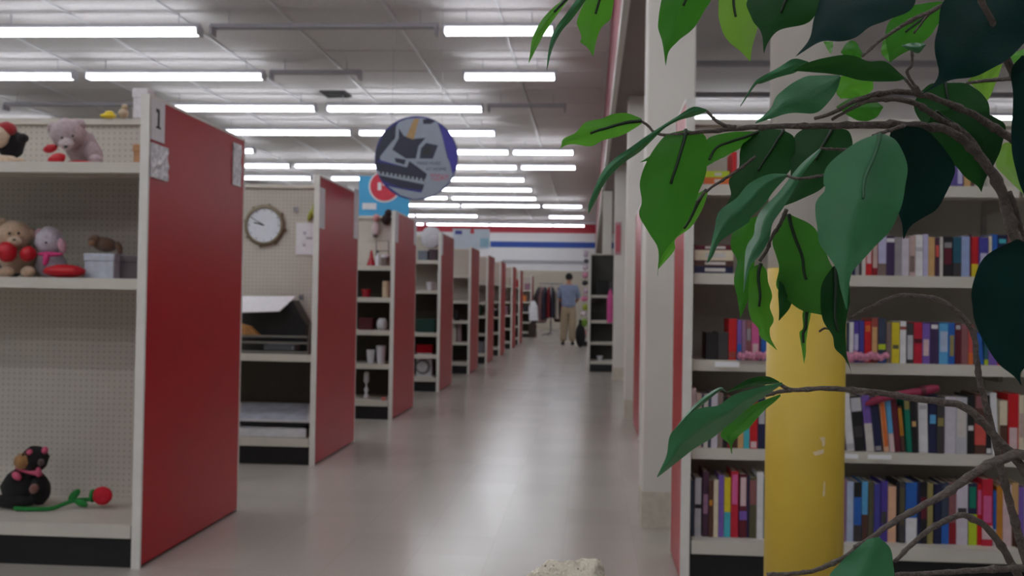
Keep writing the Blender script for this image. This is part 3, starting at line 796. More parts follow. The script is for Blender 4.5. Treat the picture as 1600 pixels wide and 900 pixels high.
t = plush('plush_toy', 'pink and white plush hanging on the pegboard of the bottle unit', yb3-.03, Zat(587, 372, yb3), [
 ('body', fur('pinkwhite', (216,196,200)), [(587,360,6,12)]), ('head', fur('pinkish', (214,150,150)), [(588,343,6,6,-.01)]), ('foot', fur('charcoal', (88,80,78)), [(586,371,4,3,-.01)])])
t = plush('plush_toy', 'dark brown plush perched at the top of the bottle unit', yb3-.03, Zat(604, 352, yb3), [
 ('body', fur('darkbrown', (52,36,34)), [(604,343,8,9)]), ('head', fur('darkbrown', (52,36,34)), [(607,333,6,6,-.01)])])
lathe_px('candle', 'tall cream pillar candle on the bottle unit', 603, 438, 464, 6, Y3, sh3[2], CYL, CRM, 'candle', (BLACK, .08, 1, 1.08))
lathe_px('bowl', 'small red glass bowl beside the cream candle', 572, 450, 463, 8, Y3+.05, sh3[2], CUP, RDG, 'bowl')
carton('jewellery_box', 'dark red box on the shelf above the white cups', (84,18,26), 560, 582, 494, 513, Y3, .12, sh3[1])
lathe_px('glass_globe', 'round clear glass candle holder beside the dark red box', 597, 495, 514, 9, Y3, sh3[1], [(.5,0),(.9,.2),(1,.5),(.85,.8),(.55,1)], GLS, 'candle holder')
lathe_px('cup', 'smaller white cup on the bottle unit', 579, 548, 569, 7, Y3, sh3[0], CUP, Wc, 'cup')
lathe_px('cup', 'taller white cup with a wide rim beside the smaller cup', 595, 541, 569, 8, Y3, sh3[0], CUP, Wc, 'cup')
lathe_px('candlestick', 'white candlestick on the base deck of the bottle unit', 572, 586, 628, 4.5, Y3, .165, [(1,0),(1,.1),(.4,.2),(.9,.32),(.3,.45),(.35,.55),(1,.65),(.9,.95),(.6,1)], Wc, 'candlestick')
lathe_px('trinket_dish', 'tiny pink dish at the edge of the bottle unit deck', 599, 627, 632, 4, U2+.03, .165, CUP, M('pink_glaze', (214,120,112), .4), 'dish')
# blue poster with a red disc standing on the bottle unit
Yp = units[2][1]; q = box_px(560, 640, 268, 331, Yp-.006, .012, 1.828)
t = thing('sale_poster', ((q[0]+q[1])/2, Yp, 1.828), 'sky blue poster with a red disc standing on top of the shelving', 'poster')
G().box(*q).obj('board', M('sky_blue_print', (70,170,220), .5, var=.05, scale=5), t)
cc = aty(601, 291, Yp-.01); R_ = 23*S(Yp)
G().lathe([(R_*1.12, .0), (R_*1.12, .002)], (cc.x, Yp-.0062, cc.z), 32, RX).obj('disc_border', PAPER, t)
G().lathe([(R_, .0), (R_, .004)], (cc.x, Yp-.0064, cc.z), 32, RX).obj('red_disc', M('poster_red', (214,52,72), .5), t)
b_ = box_px(566, 588, 317, 327, Yp-.0085, .002); G().box(*b_).obj('white_caption', PAPER, t)
for k, (x0, x1, y0, y1) in enumerate(((590,596,285,297),(598,606,283,290))):
    b_ = box_px(x0, x1, y0, y1, Yp-.012, .001); G().box(*b_).obj('white_mark', PAPER, t)
U3 = YG[3]; Y4 = U3+.16; sh4 = SHELVES[3]
carton('tin', 'blue-grey tin on the upper shelf of the mug unit', (108,116,128), 653, 668, 388, 404, Y4, .15, sh4[3])
carton('tin', 'dark plum tin beside the blue-grey tin', (74,60,68), 670, 683, 386, 404, Y4, .15, sh4[3])
yb4 = units[3][1]-.016
cc = aty(674, 371, yb4); s_ = S(yb4)
t = thing('oval_plaque', (cc.x, yb4, cc.z), 'pale oval plaque hung on the back of the mug unit', 'plaque')
G().add([], []) ; g = G().lathe([(.001,.02),(15*s_,.02),(17*s_,.008),(17*s_,0),(.001,0)], (cc.x, yb4, cc.z), 28, RX); g.obj('plate', M('plaque_grey', (206,206,212), .4), t, True)
t = lathe_px('mug', 'white mug on the middle shelf of its unit', 671, 440, 453, 5.5, Y4, sh4[2], CUP, Wc, 'mug')
q = aty(677, 446, Y4); G().tube([q+Vector((0,0,.03)), q+Vector((.03,0,.02)), q+Vector((.03,0,-.02)), q+Vector((0,0,-.03))], .006, 6).obj('handle', Wc, t)
carton('green_case', 'dark green case on the shelf below the white mug', (16,60,50), 651, 680, 499, 520, Y4, .18, sh4[1])
q = box_px(650, 675, 556, 592, Y4, .2, .165)
t = thing('drum_tin', ((q[0]+q[1])/2, Y4+.1, .165), 'white printed box with red lid on the base deck below the green case', 'box')
G().bevbox(*q, b=.004).obj('body', Wc, t)
G().bevbox(q[0]-.004, q[1]+.004, q[2]-.004, q[3]+.004, q[5], q[5]+.1, .006).obj('lid', RDG, t)
cc = aty(661, 573, Y4); G().lathe([(12*S(Y4), .0), (12*S(Y4), .003)], (cc.x, Y4, cc.z), 24, RX).obj('printed_ring', M('print_grey', (120,120,124), .5), t)
G().lathe([(8.5*S(Y4), .003), (8.5*S(Y4), .005)], (cc.x-.01, Y4, cc.z), 24, RX).obj('printed_centre', Wc, t)
U4 = YG[4]; Y5 = U4+.15; sh5 = SHELVES[4]
carton('storage_box', 'tall cream storage box on the fifth unit', (206,198,186), 703, 713, 487, 523, Y5, .2, sh5[0])
carton('storage_box', 'tall mauve-grey storage box beside the cream one', (160,140,146), 714, 721, 488, 523, Y5+.02, .2, sh5[0])
lathe_px('vase', 'squat black vase above the tall cream boxes', 714, 462, 478, 6, Y5, sh5[1], [(.6,0),(1,.4),(.5,.85),(.6,1)], BLACK, 'vase')
U5 = YG[5]; Y6 = U5+.15; sh6 = SHELVES[5]
lathe_px('vase', 'dark green vase on the sixth unit', 750, 452, 473, 6, Y6, sh6[1], [(.6,0),(1,.45),(.6,.8),(.75,1)], GRN, 'vase')
carton('crate', 'grey crate on the base deck below the dark green vase', (128,130,138), 743, 757, 542, 560, Y6, .25, .165)
U6 = YG[6]; sh7 = SHELVES[6]
lathe_px('ornament', 'black and white ornament on the seventh unit', 775, 458, 474, 3.5, U6+.15, sh7[1], BOT, BLACK, 'ornament', (Wc, .9, .5, .75))
cols = [((178,40,44),'red'),((40,40,46),'black'),((206,120,60),'orange'),((150,110,130),'mauve'),((90,90,96),'grey'),((186,176,160),'cream'),((60,80,120),'blue'),((120,40,48),'maroon')]
k = 0
for ui in (6, 7, 8, 9):
    for sz in SHELVES[ui][1:]:
        rgb, cn = cols[k % 8]; k += 1
        x = XE-(.34 if ui == 6 else .14)-.05*(k % 3)
        t = thing('goods_box', (x, YG[ui]+.16, sz), f'{cn} carton on the {["seventh","eighth","ninth","last"][ui-6]} unit, {["lower","middle","upper"][SHELVES[ui][1:].index(sz)]} shelf', 'box')
        m = M('card_%d_%d_%d' % rgb, rgb, .6)
        G().bevbox(x-.08, x+.08, YG[ui]+.08, YG[ui]+.26, sz, sz+.16).obj('body', m, t)
        G().bevbox(x-.085, x+.085, YG[ui]+.075, YG[ui]+.265, sz+.16, sz+.19).obj('lid', m, t)
# posters standing on the fifth unit
Yq = units[4][1]
q = box_px(707, 765, 357, 388, Yq-.006, .012, 1.828)
t = thing('banner', ((q[0]+q[1])/2, Yq, 1.828), 'white banner with pale blue and red shapes standing above the fifth unit', 'banner')
G().box(*q).obj('board', M('banner_pale', (206,220,232), .5, var=.06, scale=4), t)
for rgb, x0, x1, y0, y1 in (((70,80,170),711,722,360,366),((200,60,70),735,741,358,365),((150,196,216),750,764,372,386)):
    b_ = box_px(x0, x1, y0, y1, Yq-.0085, .002); G().box(*b_).obj('printed_patch', M('patch_%d' % rgb[0], rgb, .5), t)

# ------------------------------------------------------------------ round hanging sign
YSg = 7.2; cS = aty(650.5, 247, YSg); s_ = S(YSg); RS = 66.5*s_
t = thing('hanging_sign', (cS.x, YSg, cS.z-RS), 'round hanging sign with guitar, amplifier and keyboard print on dark blue', 'sign')
NAVY = M('sign_navy', (38,42,120), .45, var=.04, scale=5); DKN = M('sign_dark', (26,32,56), .45, var=.06); SWH = M('sign_pale', (146,156,170), .5, var=.04); WOODN = M('sign_neck', (170,138,90), .5); VIO = M('sign_violet', (52,48,150), .45); TXR = M('sign_red', (196,70,86), .5)
G().lathe([(RS, -.006), (RS, .006)], (cS.x, YSg, cS.z), 48, RX).obj('disc', NAVY, t)
def sp(poly, mat, nm, lay):
    P = []
    for x, y in poly:
        px, py = 560+x/5, 150+y/5
        v = Vector((px-650.5, py-247)); L_ = v.length
        if L_ > 65.5: v *= 65.5/L_
        P.append((cS.x+v.x*s_, cS.z-v.y*s_))
    G().slab(P, YSg-.0065-lay*.0004, YSg-.006).obj(nm, mat, t)
sp([(310,200),(380,172),(500,168),(620,200),(660,320),(700,480),(760,600),(735,680),(640,760),(560,810),(440,815),(330,780),(230,710),(380,740),(500,760),(540,610),(400,510),(380,560),(170,505),(160,480),(260,350),(290,230)], SWH, 'pale_ground', 1)
sp([(120,430),(190,280),(290,215),(280,330),(180,450),(150,510),(125,520)], DKN, 'dark_field', 1)
sp([(650,220),(740,300),(780,430),(780,520),(745,615),(700,440),(660,320)], VIO, 'violet_field', 2)
sp([(500,180),(560,175),(600,195),(560,215),(505,215)], DKN, 'tuning_head', 3)
sp([(310,250),(350,310),(420,335),(525,325),(470,390),(450,490),(370,490),(260,420),(310,330)], DKN, 'guitar_body', 3)
sp([(430,175),(470,175),(430,340),(370,320)], WOODN, 'guitar_neck', 4)
sp([(530,365),(625,385),(585,490),(480,490),(490,410)], DKN, 'amplifier', 3)
sp([(520,400),(570,405),(555,460),(510,460)], BLACK, 'speaker_cone', 4)
sp([(120,520),(380,560),(400,510),(540,610),(510,740),(330,720),(180,660),(130,590)], DKN, 'keyboard_body', 3)
sp([(140,590),(530,650),(520,695),(150,625)], SWH, 'white_keys', 4)
for k in range(11):
    x = 165+k*34; y = 588+k*5.2; sp([(x,y),(x+16,y+2.5),(x+16,y+28),(x,y+26)], BLACK, 'black_key', 5)
sp([(280,485),(370,500),(360,540),(290,520)], DKN, 'bridge', 4)
def text(body, px, py, hpx, mat, parent, Y, wpx=None):
    cu = bpy.data.curves.new('txt', 'FONT'); cu.body = body; cu.size = 1; cu.align_x = 'LEFT'
    o = bpy.data.objects.new('txt', cu); COL.objects.link(o)
    dg = bpy.context.evaluated_depsgraph_get()
    me = bpy.data.meshes.new_from_object(o.evaluated_get(dg)); bpy.data.objects.remove(o)
    xs = [v.co.x for v in me.vertices]; ys = [v.co.y for v in me.vertices]
    sx = (wpx or hpx)*S(Y)/(max(xs)-min(xs)); sz = hpx*S(Y)/(max(ys)-min(ys))
    o0 = aty(px, py, Y); off = world_loc(parent)
    for v in me.vertices:
        x, y = v.co.x-min(xs), v.co.y-min(ys)
        v.co = Vector((o0.x+x*sx, Y, o0.z+y*sz))-off
    me.materials.clear(); me.materials.append(mat)
    ob = bpy.data.objects.new('lettering', me); COL.objects.link(ob); ob.parent = parent
    return ob
text('MAKE MUSIC', 652, 257.5, 5, DKN, t, YSg-.0085, 38)
text('AT HOME', 665, 266.5, 5, DKN, t, YSg-.0085, 33)
text('TODAY!', 672, 282, 10, TXR, t, YSg-.0085, 29)
for dx in (-.2, .2):
    G().tube([(cS.x+dx, YSg, cS.z+math.sqrt(RS**2-.04)-.005), (cS.x+dx*.9, YSg, CEIL-.01)], .0012, 4).obj('hanging_wire', STEEL, t)

# ------------------------------------------------------------------ right side of the aisle, far
def panel_px(name, label, rgb, x0, x1, y0, y1, Y, d, cat, mat=None):
    q = box_px(x0, x1, y0, y1, Y, d)
    return tag(G().bevbox(*q, b=.003).obj(name, mat or M('c_%d_%d_%d' % rgb, rgb, .6)), label, cat), q
yN = c3[0]
o, q = panel_px('red_notice', 'small red framed notice on the far white column', (196,150,156), 960.5, 971, 347, 398, yN-.012, .01, 'sign')
G().box(q[0]+.01, q[1]-.01, q[2]-.001, q[2]+.002, q[4]+.04, q[5]-.04).obj('notice_face', M('notice_red', (196,92,104), .5), o)
t = thing('hanging_banner', (Xat(949, YD+.3, 390), YD+.3, Zat(949, 397, YD+.3)), 'plain white hanging banner above the black-backed display', 'banner')
q = box_px(941, 957, 298, 397, YD+.3, .02); G().bevbox(*q, b=.004).obj('sheet', WHITE, t)
G().tube([(q[0]-.02, YD+.31, q[5]), (q[1]+.02, YD+.31, q[5])], .012, 6).obj('rod', STEEL, t)
for x in (q[0], q[1]): G().tube([(x, YD+.31, q[5]), (x, YD+.31, CEIL-.0 if x < BX0-.03 else BZ-.03)], .003, 4).obj('wire', STEEL, t)
carton('monitor_box', 'black monitor-shaped box on the upper shelf of the black-backed display', (14,14,16), 933, 950, 431, 454, YD+.12, .2, 1.17)
lathe_px('bowl', 'small white bowl on the base deck of the black-backed display', 937, 558, 565, 5, YD+.15, .165, CUP, Wc, 'bowl')
def garment(label, rgb, px, py0, py1, wpx, Y, cat='garment', rz=0):
    s_ = S(Y); c_ = aty(px, py0, Y); h = (py1-py0)*s_; wd = wpx*s_
    t = thing('hanging_garment', (c_.x, Y, c_.z-h), label, cat)
    m = M('cloth_%d_%d_%d' % rgb, rgb, .9, var=.12, scale=12)
    g = G(); nz_, nu = 7, 12
    for i in range(nz_+1):
        f = i/nz_; ww = wd*(.28+.72*min(1, f*4))*(1+.1*f)*.5; dd = .035+.03*f
        for k in range(nu):
            a = 2*math.pi*k/nu; fold = 1+.12*math.sin(3*a+f*2+px)
            x, y = ww*math.cos(a)*fold, dd*math.sin(a)*fold
            g.v.append(Vector((c_.x+x*math.cos(rz)-y*math.sin(rz), Y+x*math.sin(rz)+y*math.cos(rz), c_.z-f*h)))
    for i in range(nz_):
        for k in range(nu): j = (k+1) % nu; g.f.append((i*nu+k, i*nu+j, (i+1)*nu+j, (i+1)*nu+k))
    g.f.append(tuple(range(nu))); g.obj('cloth', m, t, True)
    G().tube([(c_.x-wd*.15, Y, c_.z), (c_.x, Y, c_.z+.05), (c_.x+wd*.15, Y, c_.z)], .004, 4).tube([(c_.x, Y, c_.z+.05), (c_.x, Y, c_.z+.09), (c_.x+.02, Y, c_.z+.11)], .003, 4).obj('hanger', STEEL, t)
    return t
garment('bright pink garment hanging on the side of the black-backed display', (210,90,150), 954, 452, 504, 10, YD-.06)
# carded toys on the white end of the display, facing the aisle
pegs = [((196,180,196),391,404),((90,80,96),404,412),((206,190,200),413,424),((214,150,176),424,436),((70,64,72),437,447),((214,190,206),449,462),((220,130,170),462,472),((160,176,60),474,486),((226,214,220),486,496),((120,160,50),496,512)]
pn = ['grey-lilac','dark grey','pale pink','rose','black','pale lilac','pink','olive green','white','lime green']
for (rgb, a, b), nm in zip(pegs, pn):
    Yk = YD+.12+.25*random.random(); z1, z0 = Zat(914, a, Yk), Zat(914, b, Yk); wx = random.uniform(.07, .12)
    t = thing('carded_toy', (XD-.05, Yk, z0), f'{nm} carded toy hanging on the white end of the display', 'toy', 'carded toys on the display end')
    G().box(XD-.012, XD-.008, Yk-.06, Yk+.06, z0, z1).obj('backing_card', M('card_%d_%d_%d' % rgb, rgb, .6), t)
    G().ell((XD-.012-wx/2, Yk, (z0+z1)/2), (wx/2, .05, (z1-z0)*.42), nu=10, nv=7, lump=.2, seed=a).obj('blister', M('card_%d_%d_%d' % rgb, rgb, .6), t, True)
    G().tube([(XD-.0005, Yk, z1-.01), (XD-.02-wx, Yk, z1-.005)], .003, 4).obj('peg', STEEL, t)
# bag and basket on the floor by the display
Yk = floorY(910, 541)
t = plush('stuffed_bag', 'tall black stuffed bag standing on the floor beside the person', Yk-.45, 0, [('bag', M('black_cloth', (20,18,20), .9), [(907,522,8,19)]), ('handle', M('black_cloth', (20,18,20), .9), [(907,502,2.5,5)])], 'bag')
t = plush('toy_basket', 'pale basket of pink and white toys on the floor beside the person', Yk, 0, [('basket', M('basket_pale', (170,160,156), .8, bump=.5), [(909,530,8,9)]), ('toy', M('c_pinktoy', (200,130,130), .8), [(912,518,5,6)]), ('toy', M('c_dktoy', (30,28,30), .8), [(914,535,5,4,-.1)])], 'basket')

# round clothes rack far down the aisle
YR = 28.5; cx = Xat(861, YR, 480)
t = thing('clothes_rack', (cx, YR, 0), 'round chrome clothes rack crowded with garments down the aisle', 'clothes rack')
rr = .36
G().tube([(cx+rr*math.cos(a*math.pi/10), YR+rr*math.sin(a*math.pi/10), 1.62) for a in range(21)], .012, 6).obj('ring_rail', STEEL, t, True)
G().tube([(cx, YR, .06), (cx, YR, 1.62)], .02, 8).obj('post', STEEL, t, True)
for k in range(4):
    a = k*math.pi/2+.4
    G().tube([(cx, YR, 1.6), (cx+rr*math.cos(a), YR+rr*math.sin(a), 1.62)], .01, 6).obj('spoke', STEEL, t)
    G().tube([(cx, YR, .12), (cx+.3*math.cos(a), YR+.3*math.sin(a), .015)], .014, 6).obj('foot', STEEL, t)
gc = [((30,30,34),'black'),((96,92,98),'grey'),((150,120,124),'dusty pink'),((60,62,78),'slate'),((120,30,40),'crimson'),((44,44,60),'navy'),((170,160,150),'stone'),((80,60,64),'plum brown'),((34,34,36),'charcoal'),((110,110,120),'blue-grey')]
for k, (rgb, nm) in enumerate(gc):
    a = math.pi + (k+.5)*math.pi/10 if k < 10 else 0
    x, y = cx+rr*math.cos(a), YR+rr*math.sin(a)
    p = Vector((x, y, 1.5)); 
    # pixel column of that point
    v = ROT.transposed() @ (p-CAM); px = PPX - v.x/v.z*F_PX; py = PPY + v.y/v.z*F_PX
    garment(f'{nm} garment on the round clothes rack', rgb, px, py, py+random.uniform(46, 56), 17, y, rz=a)
garment('white shirt hanging on the end of the last red unit', (226,226,232), 834, 470, 501, 13, YG[9]-.3)
garment('dark trousers hanging under the white shirt on the last red unit', (58,46,44), 833, 500.5, 527, 12, YG[9]-.3)

# ------------------------------------------------------------------ the shopper
YPn = floorY(888, 539); XP = Xat(888, YPn, 500)
def skin_body(name, pts, edges, mat, parent, root=0, sub=2):
    me = bpy.data.meshes.new(name); off = world_loc(parent)
    me.from_pydata([Vector(p[:3])-off for p in pts], edges, [])
    o = bpy.data.objects.new(name, me); COL.objects.link(o); o.parent = parent
    md = o.modifiers.new('skin', 'SKIN'); md.use_smooth_shade = True
    if not me.skin_vertices: me.skin_vertices.new(name='')
    for i, p in enumerate(pts):
        r = p[3]; me.skin_vertices[0].data[i].radius = (r, r) if not hasattr(r, '__len__') else r
    me.skin_vertices[0].data[root].use_root = True
    sd = o.modifiers.new('sub', 'SUBSURF'); sd.levels = sub; sd.render_levels = sub
    dg = bpy.context.evaluated_depsgraph_get()
    me2 = bpy.data.meshes.new_from_object(o.evaluated_get(dg)); o.modifiers.clear(); o.data = me2
    me2.materials.clear(); me2.materials.append(mat)
    for p in me2.polygons: p.use_smooth = True
    return o
pr = thing('person', (XP, YPn, 0), 'person in blue-grey shirt and khaki trousers standing with back turned in the aisle', 'person')
SHIRT = M('shirt_bluegrey', (128,140,166), .9, var=.08, scale=10, bump=.2, bscale=20); KHAKI = M('khaki_cloth', (158,142,118), .9, var=.08, scale=10, bump=.2, bscale=20)
SKIN = M('skin', (170,120,96), .6); HAIR = M('dark_hair', (20,18,20), .7, bump=.5); SHOE = M('dark_shoe', (34,28,26), .5)
def pp(x, y, z, r): return (XP+x, YPn+y, z, r)
# one continuous body of skin under the clothes: head, neck, torso, arms with hands, legs with feet
body = [pp(0,.02,.98,(.15,.11)), pp(0,0,1.2,(.15,.11)), pp(0,0,1.4,(.16,.10)), pp(0,.03,1.5,.06), pp(0,.05,1.56,.055), pp(0,.07,1.66,(.078,.095)), pp(0,.08,1.71,(.06,.075)),
 pp(-.17,0,1.42,.055), pp(-.235,.05,1.15,.042), pp(-.17,.25,1.06,.034), pp(-.14,.31,1.05,.03),
 pp(.17,0,1.42,.055), pp(.24,.05,1.15,.042), pp(.18,.26,1.06,.034), pp(.15,.32,1.05,.03),
 pp(-.10,.02,.88,.09), pp(-.105,.0,.48,.06), pp(-.125,-.03,.1,.042), pp(-.13,.1,.04,.038),
 pp(.10,.02,.88,.09), pp(.10,.0,.48,.06), pp(.11,-.02,.1,.042), pp(.115,.11,.04,.038)]
be = [(0,1),(1,2),(2,3),(3,4),(4,5),(5,6),(2,7),(7,8),(8,9),(9,10),(2,11),(11,12),(12,13),(13,14),(0,15),(15,16),(16,17),(17,18),(0,19),(19,20),(20,21),(21,22)]
skin_body('body', body, be, SKIN, pr)
for hx in (-1, 1):
    hb = (-.14, .31, 1.05) if hx < 0 else (.15, .32, 1.05)
    for k in range(4):
        x = hb[0]+hx*(-.024+.016*k); L = (.07,.08,.075,.06)[k]
        G().tube([(XP+x, YPn+hb[1]+.02, hb[2]), (XP+x, YPn+hb[1]+.02+L*.6, hb[2]-.005), (XP+x, YPn+hb[1]+.02+L*.85, hb[2]-.035)], [.009,.008,.006], 6).obj('finger', SKIN, pr, True)
    G().tube([(XP+hb[0]-hx*.02, YPn+hb[1], hb[2]), (XP+hb[0]-hx*.05, YPn+hb[1]+.03, hb[2]-.01), (XP+hb[0]-hx*.055, YPn+hb[1]+.06, hb[2]-.025)], [.011,.009,.007], 6).obj('thumb', SKIN, pr, True)
hd = pp(0,.07,1.66,0)
G().ell((XP, YPn+.055, 1.685), (.088,.10,.095), lump=.08).obj('hair', HAIR, pr, True)
for sx in (-1, 1): G().ell((XP+sx*.085, YPn+.09, 1.645), (.012,.022,.032), nu=8, nv=6).obj('ear', SKIN, pr, True)
G().ell((XP, YPn+.178, 1.635), (.013,.02,.022), nu=8, nv=6).obj('nose', SKIN, pr, True)
for sx in (-1, 1): G().ell((XP+sx*.032, YPn+.16, 1.66), (.012,.008,.008), nu=8, nv=6).obj('eye', EYE, pr, True)
G().ell((XP, YPn+.162, 1.595), (.024,.008,.006), nu=8, nv=6).obj('mouth', M('lip', (130,70,64), .6), pr, True)
sh = [pp(0,.02,.90,(.195,.145)), pp(0,.0,1.02,(.195,.15)), pp(0,-.01,1.2,(.19,.15)), pp(0,-.02,1.37,(.185,.135)), pp(0,.01,1.46,(.11,.09)),
 pp(-.17,-.01,1.42,.09), pp(-.22,.02,1.26,.082), pp(-.235,.06,1.14,.075), pp(.17,-.01,1.42,.09), pp(.22,.02,1.26,.082), pp(.24,.06,1.14,.075)]
skin_body('shirt', sh, [(0,1),(1,2),(2,3),(3,4),(3,5),(5,6),(6,7),(3,8),(8,9),(9,10)], SHIRT, pr, 2)
tr = [pp(0,.02,1.02,(.16,.12)), pp(0,.02,.92,(.17,.135)), pp(-.09,.02,.82,.125), pp(-.105,.0,.48,.105), pp(-.125,-.02,.08,.092), pp(.09,.02,.82,.125), pp(.10,.0,.48,.105), pp(.11,-.01,.08,.092)]
skin_body('trousers', tr, [(0,1),(1,2),(2,3),(3,4),(1,5),(5,6),(6,7)], KHAKI, pr, 1)
for sx, x in ((-1,-.13),(1,.115)):
    G().ell((XP+x, YPn+.05, .045), (.05,.14,.044), nu=12, nv=8).obj('shoe', SHOE, pr, True)
rest(pr, 0)

# ------------------------------------------------------------------ books
PAL = {'white':(222,220,222),'cream':(222,208,182),'off-white':(206,200,194),'red':(200,26,34),'dark red':(140,24,34),'crimson':(190,30,56),'maroon':(96,22,40),'lavender':(186,182,214),'lilac white':(204,196,208),'dark purple':(64,44,86),'purple':(122,92,176),'violet':(78,60,150),'grey':(150,146,150),'taupe':(128,108,102),'beige pink':(196,170,162),'tan':(206,164,110),'black':(26,24,28),'teal':(36,92,112),'light blue':(150,166,206),'sky blue':(92,166,214),'blue':(36,96,180),'navy':(30,34,72),'blue violet':(68,66,150),'yellow':(216,196,40),'brick':(150,70,60),'slate':(56,66,86),'charcoal':(62,58,60),'brown':(86,54,44),'dusty rose':(142,90,92),'coral':(206,84,76),'pink':(214,96,150),'mauve':(150,110,140),'pale pink':(216,188,190),'cyan':(70,176,190),'green':(0,120,96),'amber':(196,130,40),'orange':(216,110,50),'peach':(222,174,142),'olive':(88,84,60),'khaki':(150,138,84),'lime':(184,204,40),'pale blue':(176,190,214),'plum':(74,42,64),'pale grey':(186,184,190)}
shelfz = {'top':1.51,'second':1.17,'third':.84,'fourth':.505,'base':.165}
def bmat(c): return M('cover_'+c.replace(' ','_'), PAL[c], .42, var=.07, scale=30)
PAGE = M('page_block', (214,204,184), .8, var=.06, scale=80)
used_labels = {}
def book(sh, x0, x1, ytop, c, bands=(), lean=0.0, dsp_=.06, dep=.13, neighbour=''):
    z = shelfz[sh]; Y = YBK+dsp_ + random.uniform(0, .012)
    X0, X1 = Xat(x0, Y, 640), Xat(x1, Y, 640)
    zt = Zat((x0+x1)/2, ytop, Y); h = max(.08, zt-z); wd = X1-X0-.0006
    lab = f'{c} book'
    if bands: lab += ' with ' + ' and '.join(dict.fromkeys(f'{b[2]} {b[3] if len(b) > 3 else "band"}' for b in bands))
    lab += f' standing on the {sh} shelf' if not lean else f' leaning on the {sh} shelf'
    if neighbour and len((lab+f' beside the {neighbour} book').split()) <= 16: lab += f' beside the {neighbour} book'
    n = used_labels.get(lab, 0); used_labels[lab] = n+1
    t = thing('book', (X0+wd/2, Y+dep/2, z), lab, 'book', f'books on the {sh} shelf')
    ang = math.atan2(lean*S(Y), h)         # lean: horizontal shift of the top in pixels (negative: to the left)
    piv = Vector((X0 if lean < 0 else X1, Y, z))
    mt = Matrix.Translation(piv) @ Matrix.Rotation(ang, 4, 'Y') @ Matrix.Translation(-piv) if lean else None
    hh = h*math.cos(ang) - (wd*abs(math.sin(ang)) if lean else 0) if lean else h
    a, b = X0, X0+wd; k = .0022
    G().box(a, b, Y, Y+k, z, z+hh, mt).box(a, a+k, Y+k, Y+dep, z, z+hh, mt).box(b-k, b, Y+k, Y+dep, z, z+hh, mt).obj('cover', bmat(c), t)
    G().box(a+k, b-k, Y+k, Y+dep-.004, z+.003, z+hh-.004, mt).obj('page_block', PAGE, t)
    for bd in bands:
        f0, f1, bc = bd[:3]; ins = .12 if len(bd) > 3 else 0
        G().box(a+wd*ins, b-wd*ins, Y-.0008, Y, z+hh*f0, z+hh*f1, mt).obj('title' if len(bd) > 3 else 'spine_band', bmat(bc), t)
    if lean:
        rest(t, z+.0003)
    return t
def shelf_books(sh, ox, sc, oy, rows, ytop0):
    prev = None
    for r in rows:
        x0, x1, c = r[0], r[1], r[2]; bands = r[3] if len(r) > 3 else (); yt = r[4] if len(r) > 4 else None; lean = r[5] if len(r) > 5 else 0
        ytp = oy + yt/sc if yt is not None else ytop0 + random.uniform(-3, 3)
        book(sh, ox+x0/sc, ox+x1/sc, ytp, c, bands, lean, neighbour=prev if prev and prev != c else '')
        prev = c
T = 'lettering'
shelf_books('second', 1300, 5.333, 350, [
 (120,150,'tan'),(152,180,'navy'),(182,213,'grey'),(214,235,'charcoal'),(236,269,'off-white'),(270,320,'red',[(.3,.8,'pale pink',T)]),(322,370,'dark red',[(.2,.8,'beige pink',T)]),(372,440,'lavender',[(0,.3,'taupe')]),(441,510,'dark purple',[(.85,.95,'white')]),(512,568,'grey'),(570,630,'lilac white'),(632,684,'beige pink',[(.1,.5,'taupe',T)]),(685,745,'white',[(.6,.7,'pale grey')]),(747,790,'lavender'),(791,845,'tan'),(847,884,'plum',[(.5,.8,'coral',T)]),(885,914,'off-white'),(915,995,'black',[(.3,.7,'maroon',T),(.72,.85,'grey',T)]),(996,1066,'teal',[(0,.35,'charcoal')]),(1068,1136,'light blue'),(1137,1150,'maroon'),(1151,1214,'red',[(0,.32,'yellow')]),(1216,1292,'blue violet',[(.3,.6,'lavender',T)]),(1294,1322,'cream'),(1325,1370,'blue'),(1371,1449,'navy',[(.8,.9,'cyan',T)]),(1451,1510,'dusty rose'),(1512,1560,'charcoal'),(1562,1600,'coral')], 369)
shelf_books('third', 1060, 5, 440, [
 (210,300,'black',[],395),(302,383,'charcoal',[],395),(386,450,'red',[(.05,.2,'brick')],290),(452,487,'purple',[(0,.4,'blue')],300),(489,521,'mauve',[],305),(523,565,'dusty rose',[(.5,.8,'grey',T)],305),(567,625,'pink',[(.2,.45,'pale pink',T)],325),(627,640,'plum',[],420),(641,700,'blue',[],450),(702,760,'taupe',[],330),(762,830,'navy',[],310),(832,900,'cream',[],320)], 500)
